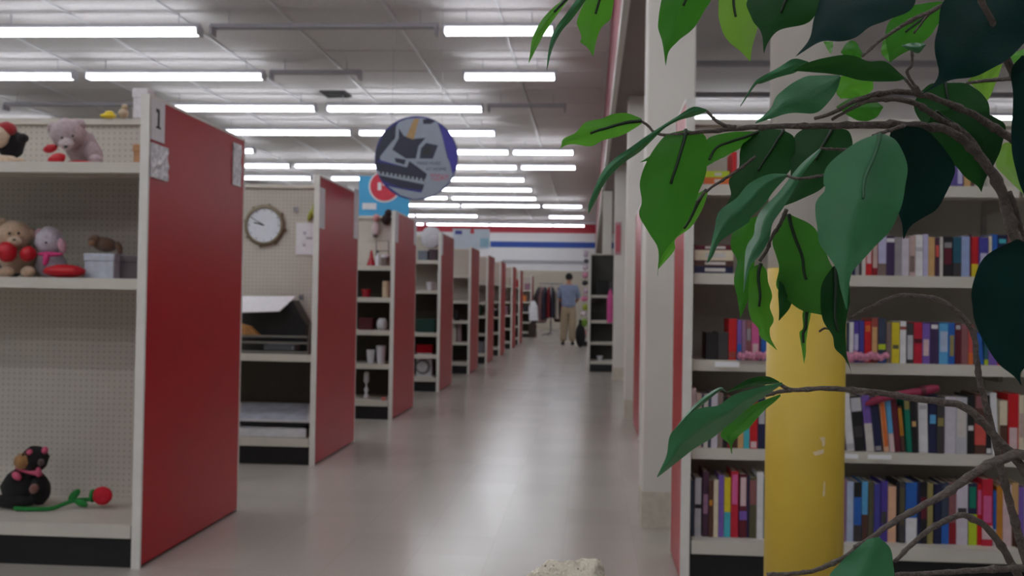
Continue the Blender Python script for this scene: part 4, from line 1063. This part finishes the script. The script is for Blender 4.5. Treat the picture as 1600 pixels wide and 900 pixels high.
shelf_books('third', 1300, 5, 440, [
 (60,128,'slate',[],320),(130,164,'white',[],315),(165,206,'violet',[(.3,.7,'lavender',T)],312),(208,245,'blue violet',[],305),(248,300,'red',[(.75,.9,'orange',T)],310),(302,354,'brick',[(.2,.8,'tan',T)],285),(356,415,'slate',[(.3,.42,'lime'),(0,.2,'blue')],285),(418,460,'taupe',[],320),(462,524,'yellow',[(.35,.45,'olive',T)],318),(526,575,'white',[(.8,.88,'brick')],310),(577,634,'charcoal',[(.1,.7,'pale grey',T)],325),(636,700,'crimson',[(.5,.6,'maroon')],318),(702,760,'purple',[(.2,.6,'pale pink',T)],325),(762,830,'dark purple',[(.85,.95,'white',T)],320),(832,908,'sky blue',[(.3,.8,'pale blue',T)],325),(910,954,'blue',[(.2,.7,'khaki',T)],322),(956,1004,'maroon',[(.85,.95,'pale grey',T)],325),(1006,1060,'dusty rose',[],340),(1062,1100,'coral',[(0,.3,'orange')],340),(1102,1128,'slate',[],380),(1130,1184,'blue',[],400,-4),(1186,1218,'teal',[(0,.2,'lime')],440),(1222,1290,'purple',[],400),(1292,1350,'red',[],330),(1352,1420,'pale grey',[],330),(1422,1500,'navy',[],330)], 500)
shelf_books('fourth', 1080, 6, 570, [
 (2,44,'pale pink',[],220),(46,99,'beige pink',[],265),(101,119,'navy',[],275),(121,160,'off-white',[],275),(162,189,'slate',[],275),(191,250,'lilac white',[],262),(252,300,'taupe',[],262),(302,345,'black',[],300),(347,388,'dark red',[],300),(390,439,'brown',[],320),(441,495,'tan',[],330),(497,550,'cyan',[],330),(552,625,'red',[(.02,.15,'pale pink',T)],335),(627,700,'navy',[(.5,.8,'pale grey',T)],320),(702,760,'olive',[],320),(762,830,'white',[],310)], 615)
shelf_books('fourth', 1300, 6.925, 600, [
 (108,160,'plum',[],330,-4),(165,250,'white',[(.02,.12,'pale grey')],92,-9),(258,370,'black',[(.72,.97,'pale grey'),(.25,.45,'charcoal',T)],120,-9),(380,465,'purple',[(0,.5,'off-white')],115,-9),(470,550,'navy',[(.02,.1,'grey',T)],128,-9),(570,628,'peach',[(.1,.9,'orange',T)],138,-9),(632,686,'sky blue',[(0,.35,'pale pink')],155,-8),(690,752,'maroon',[],160,-8),(756,800,'brown',[(.35,.95,'amber')],230,-7),(820,876,'green',[(.82,1,'khaki')],170,-6),(880,938,'black',[(.5,.6,'tan',T)],175,-5),(945,1046,'white',[(.85,.93,'pale grey',T)],190,-2)], 625)
shelf_books('fourth', 1440, 6.925, 600, [
 (80,166,'navy',[(.5,.65,'sky blue',T)],110),(168,250,'charcoal',[(.5,.65,'khaki',T)],160),(252,372,'lilac white',[],140),(375,495,'pale grey',[(.3,.9,'off-white',T)],145),(498,572,'black',[(.4,.48,'white',T)],120),(574,698,'brown',[(.15,.5,'coral'),(.75,.95,'dusty rose',T)],100),(700,765,'black',[(.02,.1,'white',T)],120),(768,840,'white',[],95,-4),(848,930,'cream',[(.0,.55,'brown')],180),(938,1052,'red',[(.1,.45,'pale pink',T)],105),(1056,1110,'cream',[(.3,.7,'beige pink',T)],120)], 620)
shelf_books('base', 1080, 5.62, 720, [
 (8,42,'slate',[],170),(44,100,'pale grey',[(.48,.55,'black')],150),(112,164,'plum',[(.35,.65,'mauve',T)],95),(166,206,'brown',[(.55,.65,'amber',T)],170),(209,250,'cream',[],170),(251,298,'purple',[],128),(300,357,'yellow',[(0,.42,'cyan')],148),(361,425,'crimson',[(.5,.95,'pink',T)],92),(434,500,'maroon',[(.5,.95,'pale pink',T),(.28,.42,'purple')],118),(502,521,'navy',[],130),(524,584,'olive',[(.55,.95,'dusty rose')],145),(588,645,'white',[],100),(647,700,'teal',[],140),(702,760,'charcoal',[],140)], 745)
shelf_books('base', 1300, 6.43, 730, [
 (40,98,'red',[],130),(100,155,'mauve',[],120),(158,227,'pale blue',[],148),(229,306,'blue',[(.75,1,'black'),(0,.28,'charcoal')],150),(309,371,'sky blue',[(0,.45,'brown')],145),(375,433,'olive',[],150),(437,496,'blue violet',[(.02,.1,'lavender',T)],165),(500,570,'violet',[(.3,.5,'charcoal',T)],140),(573,655,'peach',[],195),(658,684,'black',[],150),(686,746,'charcoal',[(.3,.9,'olive',T)],145),(752,864,'blue',[(0,.42,'white')],155),(866,900,'navy',[],150),(902,966,'black',[(.4,.75,'maroon')],145),(969,1026,'khaki',[],165)], 750)
shelf_books('base', 1440, 6.43, 730, [
 (140,208,'navy',[],170),(210,284,'slate',[(0,.4,'blue')],160),(286,358,'dusty rose',[(0,.35,'dark red')],160),(361,475,'lilac white',[(.5,.6,'charcoal',T)],165),(479,566,'navy',[(0,.5,'lime'),(.6,.95,'green',T)],165),(568,616,'red',[(.5,.9,'pink',T)],168),(618,724,'crimson',[(.35,.75,'pink',T),(.1,.3,'pale pink')],120),(726,761,'blue',[(0,.3,'pale grey')],240),(763,825,'amber',[],190),(827,914,'pale pink',[],180),(916,984,'tan',[(0,.5,'brown')],160),(986,1040,'purple',[],200)], 750)
shelf_books('top', 1440, 10, 240, [(520,618,'violet',[(.1,.9,'lavender',T)],120),(630,740,'tan',[],130),(742,800,'brown',[],130)], 262)
shelf_books('top', 1070, 4.092, 220, [(283,312,'red',[],70),(314,345,'pale pink',[],70),(347,395,'white',[],60)], 245)
def flat_book(sh, x0, x1, y0, y1, c, z, pos):
    Y = YBK+.06; q = box_px(x0, x1, y0, y1, Y, .14, z)
    t = thing('book', ((q[0]+q[1])/2, Y+.07, z), f'{c} book lying flat, {pos} on the {sh} shelf', 'book', f'books on the {sh} shelf')
    k = .002; h = q[5]-q[4]-.0005
    G().box(q[0], q[1], Y, Y+k, z, z+h).box(q[0], q[1], Y+k, Y+.14, z, z+k).box(q[0], q[1], Y+k, Y+.14, z+h-k, z+h).obj('cover', bmat(c), t)
    G().box(q[0]+.003, q[1]-.003, Y+k, Y+.136, z+k, z+h-k).obj('page_block', PAGE, t)
    G().box(q[0]+.04, q[1]-.03, Y-.0008, Y, z+h*.25, z+h*.75).obj('title', bmat('off-white'), t)
    return z+h+.0005
z = 1.17
for c, h, pos in (('navy',11,'at the bottom of the pile'),('brown',9,'second in the pile'),('cream',16,'under the maroon book in the pile'),('maroon',8,'at the top of the pile')):
    z = flat_book('second', 1085, 1146, 400, 400+h, c, z, pos)
z = 1.51
for c, h, pos in (('orange',11,'under the lime book'),('lime',10,'on the orange book')):
    z = flat_book('top', 1100, 1140, 262, 262+h, c, z, pos)
# pink lace trims and a rolled umbrella
PKL = M('pink_lace', (226,150,178), .9, var=.25, scale=120, bump=1, bscale=150)
for k, (a, b, y0) in enumerate(((1156,1198,552),(1322,1384,548))):
    Y = YBK+.03; g = G()
    for i in range(9):
        f = i/8; E(g, a+(b-a)*f, y0+4+2*math.sin(i*2.1), Y, (b-a)/11, 5+3*(1-f if k else .3), 6, 0, .3, i)
    rest(tag(g.obj('lace_trim', PKL, None, True), ['short pink lace heap before the books beside the yellow column','longer pink lace heap in front of blue and red books'][k], 'lace'), .8405)
t = thing('folded_umbrella', (Xat(1430, YBK+.06, 615), YBK+.06, Zat(1430, 622, YBK+.06)), 'dark pink rolled umbrella lying across the tops of books', 'umbrella')
UM = M('dark_pink_cloth', (150,44,76), .6, var=.15)
P = [aty(px, py, YBK+.05) for px, py in ((1352,632),(1380,622),(1420,614),(1440,611),(1466,606))]
G().tube(catmull(P, 12), [.004]+[.014]*9+[.017]*2+[.012], 10).obj('canopy', UM, t, True)
G().tube([P[3]+Vector((-.004,0,0)), P[3]+Vector((.012,0,.003))], .0185, 10).obj('strap', M('maroon_strap', (90,24,46), .6), t)
# shelf price tickets
for x0, x1, y0, y1 in ((1117,1155,565,573),(1316,1341,709,716),(1356,1393,710,717)):
    ticket(x0, x1, y0, y1, YBK+.023, bk)
# ------------------------------------------------------------------ speckled stone on a small pedestal
t = thing('pedestal', (-.02, .74, 0), 'slim round wooden pedestal under the speckled stone', 'pedestal')
WD = M('dark_wood', (92,62,42), .5, var=.25, scale=14)
G().lathe([(.15,0),(.15,.02),(.05,.05),(.035,.12),(.03,.5),(.045,.68),(.12,.715)], (-.02,.74,0), 28).obj('stem', WD, t, True)
G().lathe([(.125,.7155),(.13,.722),(.13,.738),(.125,.745)], (-.02,.74,0), 32).obj('top', WD, t)
def stone_mat():
    m = M('speckled_stone', (226,216,196), .9, var=.10, scale=50, bump=.9, bscale=170)
    nt = m.node_tree; b = nt.nodes['Principled BSDF']; base = b.inputs['Base Color'].links[0].from_socket
    tc = [n for n in nt.nodes if n.type == 'TEX_COORD'][0]
    v = nt.nodes.new('ShaderNodeTexVoronoi'); v.inputs['Scale'].default_value = 210; nt.links.new(tc.outputs['Object'], v.inputs['Vector'])
    r = nt.nodes.new('ShaderNodeValToRGB'); r.color_ramp.elements[0].position = .10; r.color_ramp.elements[1].position = .24
    r.color_ramp.elements[0].color = (.16,.14,.12,1); r.color_ramp.elements[1].color = (1,1,1,1)
    nt.links.new(v.outputs['Distance'], r.inputs['Fac'])
    n2 = nt.nodes.new('ShaderNodeTexNoise'); n2.inputs['Scale'].default_value = 60; nt.links.new(tc.outputs['Object'], n2.inputs['Vector'])
    r2 = nt.nodes.new('ShaderNodeValToRGB'); r2.color_ramp.elements[0].position = .48; r2.color_ramp.elements[1].position = .58; nt.links.new(n2.outputs['Fac'], r2.inputs['Fac'])
    mx = nt.nodes.new('ShaderNodeMix'); mx.data_type = 'RGBA'; mx.blend_type = 'MULTIPLY'
    nt.links.new(r2.outputs['Color'], mx.inputs['Factor']); nt.links.new(base, mx.inputs['A']); nt.links.new(r.outputs['Color'], mx.inputs['B'])
    nt.links.new(mx.outputs['Result'], b.inputs['Base Color'])
    return m
YS_ = .74; g = G(); nu, nv = 56, 36
cst = aty(873, 932, YS_)
for j in range(nv+1):
    for i in range(nu):
        th, ph = 2*math.pi*i/nu, math.pi*j/nv
        d = Vector((math.sin(ph)*math.cos(th), math.sin(ph)*math.sin(th), math.cos(ph)))
        # squarish lump, peaked to the right
        q = Vector((d.x*.052, d.y*.04, d.z*.05)); q.z += .010*d.x*max(0, d.z)
        k_ = 1 + .16*noise.noise(d*1.9) + .07*noise.noise(d*5) + .035*noise.noise(d*13) + .02*noise.noise(d*30)
        g.v.append(cst + q*k_)
for j in range(nv):
    for i in range(nu): a = j*nu+i; b = j*nu+(i+1) % nu; g.f.append((a, b, b+nu, a+nu))
st = tag(g.obj('stone', stone_mat(), None, True), 'rough speckled tan stone with a peaked top resting on the pedestal', 'stone')
zmin = min(v.z for v in g.v); ztop = max(v.z for v in g.v)
want = Zat(895, 873, YS_); 
st.location.z += want-ztop
# build a plinth block so that the stone rests on the pedestal
bot = zmin+want-ztop
if bot > .7455: t2 = G().lathe([(.05,.7455),(.05,bot+.006)], (-.02,.74,0), 24).obj('cap_disc', WD, t)

# ------------------------------------------------------------------ artificial ficus tree
LM = {
 'bright': leaf_mat('leaf_underside_fresh', (80,146,54), (108,186,54), .45),
 'mid':    leaf_mat('leaf_mid_green', (56,116,46), (78,156,44), .42),
 'top':    leaf_mat('leaf_upper_satin', (66,128,88), (56,112,54), .20, .36),
 'deep':   leaf_mat('leaf_deep_green', (30,72,36), (40,100,34), .28, .45, .2),  # shadowed leaves: their shade is put into the green
 'blue':   leaf_mat('leaf_blue_green', (11,46,42), (14,52,34), .10, .5, .12),  # darkest leaves, shade likewise put into the colour
 'lime':   leaf_mat('leaf_lime', (112,164,62), (146,198,70), .45),
}
TXc, TYc = .30, .60
tree = thing('ficus_tree', (TXc, TYc, 0), 'artificial ficus tree with glossy drip-tipped leaves on bare grey-brown branches', 'artificial plant')
def A(*p): return [(800+x/3, y/3) for x, y in p]
def B(*p): return [(1150+x/3, y/3) for x, y in p]
def C(*p): return [(980+x/3.334, 180+y/3.334) for x, y in p]
def D(*p): return [(1250+x/3.334, 180+y/3.334) for x, y in p]
def Ee(*p): return [(1060+x/5, 440+y/5) for x, y in p]
def Fq(*p): return [(1300+x/5, 440+y/5) for x, y in p]
def Gq(*p): return [(1020+x/2.8125, 580+y/2.8125) for x, y in p]
def Hq(*p): return [(1290+x/2.813, 580+y/2.813) for x, y in p]
def leaf(L, R, mat, zb, zt, side=0.0, fold=.004, bow=.0, rib=.55, wave=.0015, seed=0, ribside=-1, n=50):
    # L, R: the two edges from base to tip in picture pixels; zb/zt: distance of base and tip; side: roll across the blade
    Lp = catmull([Vector((x, y, 0)) for x, y in L], n); Rp = catmull([Vector((x, y, 0)) for x, y in R], n)
    m = 8; g = G(); mid = []
    wmax = max((Lp[i]-Rp[i]).length for i in range(n+1))
    for i in range(n+1):
        f = i/n; w_ = (Lp[i]-Rp[i]).length/wmax
        z0 = zb+(zt-zb)*f + bow*math.sin(math.pi*f)
        for k in range(m+1):
            s_ = -1+2*k/m; jit = 1+.07*noise.noise(Vector((f*7+seed*5.3, 9*(1 if s_ > 0 else -1), seed)))*min(1, 6*(1-f)); p = Lp[i].lerp(Rp[i], (s_*jit+1)/2)
            z = z0 + side*s_*w_ + fold*abs(s_)*w_ + wave*w_*abs(s_)*math.sin(f*14+s_*1.5+seed)
            P_ = aty(p.x, p.y, z); g.v.append(P_)
            if k == m//2: mid.append(P_)
    for i in range(n):
        for k in range(m): a = i*(m+1)+k; g.f.append((a, a+1, a+m+2, a+m+1))
    o = g.obj('leaf', LM[mat], tree, True, recalc=False)
    if rib:
        kk = max(3, int(n*rib)); pts = []
        for p in mid[:kk]:
            d = (p-CAM).normalized(); pts.append(p + d*(.0007*ribside))
        G().tube(pts, [.0011*(1-.35*i/len(pts)) for i in range(len(pts))], 6).obj('midrib', RIBT if mat == 'top' else RIBM, o, True)
    return mid[0], mid[-1]
def branch(pts, zs, r0, r1, knots=True, seed=0):
    P = catmull([Vector((x, y, 0)) for x, y in pts], max(14, 6*len(pts)))
    n = len(P)-1
    if not hasattr(zs, '__len__'): zs = (zs, zs)
    W = [aty(p.x, p.y, zs[0]+(zs[1]-zs[0])*i/n) for i, p in enumerate(P)]
    rad = []
    for i in range(n+1):
        r = r0+(r1-r0)*i/n
        if knots: r *= 1+.16*noise.noise(Vector((i*.55, seed*3.1, 0)))+(.28 if (i+seed) % 9 == 0 else 0)
        W[i] += Vector((noise.noise(Vector((i*.4, seed, 1))), 0, noise.noise(Vector((i*.4, seed, 7)))))*r*.35
        rad.append(r)
    return G().tube(W, rad, 8).obj('branch', BARK, tree, True)
# --- leaves, back to front
leaf(B((1085,378),(1150,330),(1250,300)), B((1085,380),(1130,420),(1180,470),(1250,302)), 'lime', .60,.58, .006, rib=0)
leaf(B((1350,228),(1300,250),(1288,270),(1350,370)), B((1352,230),(1400,260),(1400,330),(1350,372)), 'bright', .60,.58, rib=0)
leaf(D((1095,140),(1055,155),(1020,255),(1070,320),(1165,412)), D((1100,140),(1115,200),(1135,290),(1165,412)), 'lime', .60,.57, .006, rib=0)
leaf(B((985,12),(940,8),(830,28),(740,80),(700,155),(720,290)), B((985,20),(960,90),(900,180),(800,240),(720,292)), 'mid', .58,.57, .008, seed=1, rib=.6)
leaf(B((690,188),(680,240),(700,275),(725,292)), B((694,186),(760,195),(785,230),(725,293)), 'bright', .59,.58, rib=0)
leaf(B((600,262),(560,195),(520,200),(490,245)), B((600,266),(560,285),(520,270),(490,246)), 'mid', .59,.58, rib=0)
leaf(B((640,378),(600,360),(490,360),(470,430),(490,462)), B((642,380),(640,420),(590,455),(490,463)), 'bright', .585,.575, .004, rib=0)
leaf(B((690,500),(620,455),(540,460),(470,500)), B((690,505),(650,555),(570,565),(470,503)), 'mid', .57,.56, rib=0)
leaf(B((410,195),(425,225),(445,255)), B((455,195),(455,215),(445,256)), 'bright', .58,.57, rib=0)
leaf(C((300,85),(220,120),(150,188),(65,247)), C((302,95),(240,150),(140,225),(65,247)), 'mid', .56,.55, rib=0)
leaf(C((680,85),(600,85),(500,95),(415,130),(412,265)), C((682,90),(640,140),(560,190),(480,230),(412,267)), 'mid', .555,.545, .006, seed=2, rib=.9)
leaf(C((810,75),(700,75),(610,140),(585,200),(580,280),(530,340),(540,420),(500,490)), C((815,78),(870,120),(870,240),(820,320),(700,400),(620,450),(500,491)), 'deep', .55,.54, -.006, seed=3)
leaf(C((1060,60),(960,60),(880,100),(850,200),(850,320),(820,470)), C((1065,62),(1160,90),(1160,220),(1030,370),(900,440),(820,472)), 'deep', .545,.53, -.010, seed=4, rib=.5)
leaf(B((960,390),(900,400),(830,500),(900,600),(1040,700),(1150,895)), B((1005,388),(1090,395),(1180,470),(1190,560),(1240,680),(1160,820),(1151,896)), 'deep', .56,.55, .008, seed=5, rib=.45)
leaf(D((700,-20),(660,60),(700,140),(800,260),(870,330),(925,370),(945,402)), D((720,-20),(900,-30),(1060,40),(1050,160),(1010,260),(968,330),(945,402)), 'deep', .53,.55, .012, seed=6, rib=.4)
leaf(D((480,60),(460,150),(470,330),(500,480),(530,560),(538,645)), D((500,55),(640,70),(740,160),(805,265),(780,370),(720,480),(640,535),(575,580),(541,645)), 'blue', .50,.53, -.01, seed=7, rib=0)
leaf(B((1350,-60),(1150,-60),(985,0),(938,150),(935,250),(950,340),(925,395),(868,442)), B((1360,-50),(1420,60),(1380,170),(1300,250),(1240,300),(1140,352),(1000,378),(870,443)), 'blue', .45,.48, -.012, seed=8, rib=0)
leaf(B((830,-40),(640,-60),(430,-40),(370,70),(345,180),(278,266)), B((835,-40),(840,10),(790,65),(640,122),(520,190),(400,196),(278,267)), 'blue', .47,.49, -.012, seed=9, rib=0)
leaf(B((250,-90),(120,-70),(58,0),(72,90),(118,150),(130,252)), B((260,-90),(420,-60),(405,10),(350,100),(205,142),(150,200),(131,252)), 'deep', .50,.51, -.008, seed=10, rib=.55)
leaf(A((1035,-110),(970,-60),(966,10),(975,110),(1010,190),(1070,240),(1116,288)), A((1045,-110),(1110,-50),(1112,10),(1132,85),(1148,140),(1126,220),(1118,288)), 'lime', .53,.53, .006, seed=11, rib=.5)
leaf(A((860,-110),(740,-70),(703,0),(684,115),(706,205),(720,308)), A((870,-110),(950,-60),(930,5),(852,130),(780,192),(736,240),(721,308)), 'mid', .52,.52, .006, seed=12, rib=.42)
leaf(A((420,-90),(370,-60),(345,0),(305,100),(326,175),(320,196),(356,226),(380,265)), A((426,-90),(490,-50),(476,5),(462,85),(420,130),(396,190),(381,266)), 'bright', .53,.53, .005, seed=13, rib=.48)
leaf(A((340,-60),(300,0),(245,75),(195,150),(172,230),(162,332)), A((370,-60),(345,0),(290,80),(230,150),(190,230),(163,333)), 'top', .52,.50, .004, seed=14, rib=0)
leaf(A((285,-40),(235,0),(150,80),(98,170),(86,240),(77,298)), A((290,-40),(264,0),(200,85),(150,160),(118,220),(78,299)), 'bright', .51,.49, .003, seed=15, rib=.35)
leaf(A((606,555),(540,530),(470,536),(420,556),(345,572),(300,620),(240,652),(228,690),(185,737)), A((608,580),(560,612),(500,640),(430,656),(370,686),(290,676),(235,690),(185,739)), 'bright', .50,.48, .004, seed=16, rib=.55)
leaf(B((338,288),(270,276),(190,322),(110,365),(80,395),(20,496)), B((340,296),(275,340),(200,362),(120,392),(90,402),(22,500)), 'top', .50,.485, .006, fold=.006, seed=17, rib=0)
leaf(B((484,352),(320,362),(200,440),(160,510),(90,575)), B((492,362),(470,430),(430,482),(370,532),(260,530),(92,579)), 'top', .52,.50, -.006, fold=.008, seed=18, rib=0)
leaf(B((790,362),(700,288),(620,288),(560,264),(490,258),(350,288),(268,330)), B((792,370),(740,382),(600,378),(480,352),(400,342),(268,332)), 'deep', .49,.47, .012, fold=-.006, seed=19, rib=0)
leaf(B((886,205),(830,200),(776,212)), B((890,212),(850,250),(776,216)), 'top', .50,.49, rib=0)
leaf(C((400,388),(340,440),(270,600),(200,690),(165,760),(160,800)), C((425,388),(395,480),(335,580),(252,645),(245,705),(162,802)), 'bright', .535,.525, .004, seed=20, rib=.5)
leaf(C((300,76),(190,112),(108,230),(68,340),(76,450),(64,520),(110,610),(155,680),(164,740),(157,836)), C((310,76),(408,110),(418,260),(390,365),(330,520),(280,600),(202,700),(168,770),(159,837)), 'mid', .50,.50, .010, fold=.006, bow=-.006, seed=21, rib=.45)
leaf(C((560,560),(540,640),(545,700),(572,760),(556,860),(575,960),(588,1055)), C((700,520),(690,640),(665,760),(655,860),(630,960),(590,1056)), 'mid', .54,.53, .004, seed=22, rib=0)
leaf(Ee((640,-140),(570,-100),(550,0),(548,200),(572,300),(622,362),(640,430),(706,482),(770,536)), Ee((650,-140),(690,-80),(702,0),(732,110),(714,200),(746,300),(714,370),(722,445),(772,537)), 'bright', .525,.515, .005, seed=23, rib=.5)
leaf(Ee((840,-180),(790,-60),(780,80),(786,236),(784,305)), Ee((900,-180),(960,-60),(930,100),(888,165),(860,222),(786,306)), 'deep', .535,.53, .004, seed=24, rib=0)
leaf(Ee((1000,140),(970,250),(974,360),(945,400),(960,500),(980,640)), Ee((1050,150),(1035,250),(1015,360),(1000,450),(996,560),(982,641)), 'bright', .53,.525, .004, seed=25, rib=.7)
leaf(C((838,515),(775,590),(757,670),(792,780),(780,900),(900,1010),(1010,1040)), C((845,515),(980,590),(1050,750),(1110,870),(1100,960),(1012,1041)), 'mid', .525,.52, -.008, seed=26, rib=.62)
leaf(Ee((1210,-120),(1130,0),(1108,160),(1130,300),(1200,420),(1222,520),(1290,590),(1340,680),(1352,758)), Ee((1240,-120),(1330,0),(1338,150),(1308,330),(1312,520),(1322,600),(1346,690),(1354,760)), 'deep', .515,.505, .006, seed=27, rib=.6)
leaf(C((1010,168),(900,260),(790,400),(700,490),(668,560),(658,625),(620,690),(610,800),(606,920)), C((1016,176),(920,300),(872,385),(820,470),(760,560),(742,640),(690,730),(640,790),(609,922)), 'top', .50,.495, -.008, fold=.007, seed=28, rib=0)
leaf(C((826,306),(740,308),(640,350),(570,430),(480,500),(455,590),(434,690),(414,768)), C((835,318),(760,400),(700,480),(645,530),(630,562),(550,612),(482,662),(442,742),(416,771)), 'top', .49,.455, .008, fold=.010, seed=29, rib=0)
leaf(D((392,100),(300,138),(200,210),(130,285),(120,350),(132,390),(80,450),(76,510),(92,590),(105,670),(150,740),(192,810),(210,900),(240,1010)), D((440,98),(500,130),(540,200),(556,290),(540,420),(515,510),(470,600),(390,690),(310,770),(270,820),(252,920),(246,1012)), 'top', .475,.435, .006, fold=.006, bow=-.006, seed=30, rib=.42)
leaf(A((912,512),(850,500),(770,548),(690,598),(620,645),(550,695),(478,745),(415,820),(362,950),(358,1000)), A((915,522),(855,545),(780,566),(712,604),(655,660),(595,715),(510,775),(440,850),(385,955),(360,1000)), 'top', .49,.46, .004, fold=.004, seed=31, rib=0)
leaf(Fq((1440,-330),(1200,-200),(1105,0),(1098,200),(1112,310),(1190,480),(1300,640),(1400,722),(1440,760),(1478,812)), Fq((1460,-330),(1700,-200),(1760,100),(1720,400),(1620,560),(1500,680),(1470,730),(1482,813)), 'blue', .44,.46, -.012, seed=32, rib=0)
leaf(B((1340,260),(1290,330),(1300,480),(1290,640),(1310,800),(1360,940)), B((1400,260),(1500,400),(1500,700),(1440,850),(1362,942)), 'blue', .46,.48, .0, seed=33, rib=0)
leaf(Gq((555,45),(500,22),(420,35),(330,88)), Gq((558,52),(480,62),(400,75),(330,92)), 'deep', .52,.51, .004, rib=0)
leaf(Gq((322,88),(295,70),(235,105),(170,160),(95,255)), Gq((324,95),(300,84),(250,122),(190,172),(97,258)), 'top', .50,.49, rib=0)
leaf(Gq((560,100),(420,160),(300,270),(335,320),(345,362)), Gq((562,110),(530,140),(480,182),(430,242),(380,282),(352,320),(348,363)), 'mid', .51,.50, .004, seed=34, rib=0)
leaf(Gq((566,48),(450,74),(350,105),(290,150),(200,165),(120,230),(75,282),(60,370),(18,464)), Gq((572,56),(490,112),(420,162),(350,222),(262,292),(180,342),(110,398),(20,467)), 'top', .475,.44, .012, fold=.010, seed=35, rib=0)
leaf(Hq((185,738),(110,800),(40,870),(-10,960),(-20,1060),(60,1180)), Hq((235,728),(282,780),(300,850),(296,930),(240,1060),(62,1182)), 'top', .455,.43, .006, seed=36, rib=0)
# --- branches: thin end first
R1 = .0011
branch([(1003,190),(1013,196),(1021,206),(1040,211),(1080,208),(1130,203),(1200,198),(1300,196.5),(1400,195),(1472,201),(1505,219),(1535,249),(1553,276),(1568,306),(1580,354),(1592,384),(1604,440)], (.495,.53), .0007, .0034, seed=1)
branch([(1104,173),(1115,185),(1132,196),(1150,199)], .492, .0008, .0011, seed=2)
branch([(1273,185),(1300,177),(1337,157),(1383,145),(1427,145),(1470,157),(1517,177),(1550,197),(1580,217),(1620,250),(1660,330)], (.50,.55), .0009, .0030, seed=3)
branch([(1300,187),(1350,160),(1397,155),(1433,163),(1470,187),(1510,213),(1535,249)], (.505,.525), .0008, .0024, seed=4)
branch([(1440,147),(1418,116),(1425,100),(1425,80)], .495, .0009, .0007, seed=5)
branch([(1413,122),(1428,140),(1440,146)], .497, .0007, .0010, seed=6)
branch([(1347,88),(1380,60),(1427,30),(1478,5),(1560,-60)], (.55,.56), .0008, .0018, seed=7)
branch([(1478,4),(1452,22),(1428,52)], .56, .0006, .0006, seed=8)
branch([(1520,-60),(1533,0),(1547,27),(1560,60),(1573,93),(1593,133),(1640,210)], (.44,.50), .0010, .0028, seed=9)
branch([(1510,130),(1550,125),(1600,125),(1640,150)], (.55,.52), .0009, .0016, seed=10)
branch([(1326,498),(1364,478),(1404,462),(1436,463),(1466,468),(1492,484),(1510,502),(1522,526),(1526,560),(1530,590),(1537,620),(1553,680),(1562,722),(1574,772),(1585,811),(1602,870),(1640,960)], (.51,.52), .0009, .0026, seed=11)
branch([(1218,600),(1238,609),(1290,607),(1361,612),(1432,623),(1485,630),(1517,642),(1546,672),(1581,711),(1602,738),(1650,800)], (.478,.50), .0010, .0027, seed=12)
branch([(1196,618),(1218,612),(1238,609)], .485, .0009, .0012, seed=13)
branch([(1335,855),(1366,838),(1397,815),(1475,772),(1539,729),(1574,715),(1604,713),(1660,760)], (.458,.50), .0011, .0030, seed=14)
branch([(1398,877),(1446,832),(1493,807),(1517,809),(1546,829),(1574,868),(1592,902),(1630,960)], (.47,.52), .0010, .0026, seed=15)
branch([(1198,898),(1240,896),(1270,892),(1318,872),(1345,850)], (.47,.46), .0010, .0013, seed=16)
branch([(1400,898),(1440,896),(1500,893),(1580,888),(1640,890)], (.47,.50), .0010, .0020, seed=17)
branch([(1187,408),(1199,390),(1205,372),(1220,348),(1229,327)], (.52,.52), .0008, .0012, seed=18)
branch([(1229,275),(1245,279),(1260,278),(1292,273)], (.492,.48), .0007, .0008, seed=19)
branch([(1282,232),(1300,233),(1325,234)], (.50,.51), .0007, .0008, seed=20)
branch([(1083,322),(1106,297),(1130,281),(1154,265),(1180,245)], (.53,.545), .0007, .0009, seed=21)
branch([(1364,212),(1376,208),(1392,203),(1412,196)], (.475,.50), .0008, .0011, seed=22)
branch([(1280,518),(1288,513),(1294,514)], .52, .0006, .0006, False)
branch([(1578,300),(1588,330),(1594,355),(1610,390)], (.52,.54), .0012, .0018, seed=23)
# trunk in its pot, beyond the edge of the picture
P = [Vector((TXc, TYc, .22)), Vector((TXc+.01, TYc-.005, .5)), Vector((TXc-.005, TYc-.03, .75)), aty(1650, 800, .53), aty(1662, 560, .54), aty(1655, 330, .55), aty(1640, 150, .54), aty(1600, -100, .53)]
G().tube(catmull(P, 40), [.012-.007*i/40 for i in range(41)], 10).obj('trunk', BARK, tree, True)
for (a, b, zz) in (((1640,960),(1652,1010),.525), ((1630,960),(1652,1030),.525), ((1640,890),(1655,930),.51), ((1660,760),(1652,800),.52)):
    G().tube([aty(*a, zz-.01), aty(*b, .53)], [.0024,.003], 7).obj('branch', BARK, tree, True)
POT = M('wicker_pot', (120,84,52), .8, var=.25, scale=60, bump=.8, bscale=90)
G().lathe([(.10,0),(.115,.02),(.15,.22),(.16,.235),(.16,.26),(.145,.26),(.138,.225),(.02,.22)], (TXc, TYc, 0), 28).obj('pot', POT, tree, True)
G().lathe([(.137,.222),(.1,.232),(.02,.238)], (TXc, TYc, 0), 24).obj('moss', M('moss', (86,92,48), .95, var=.3, scale=90, bump=1), tree, True)
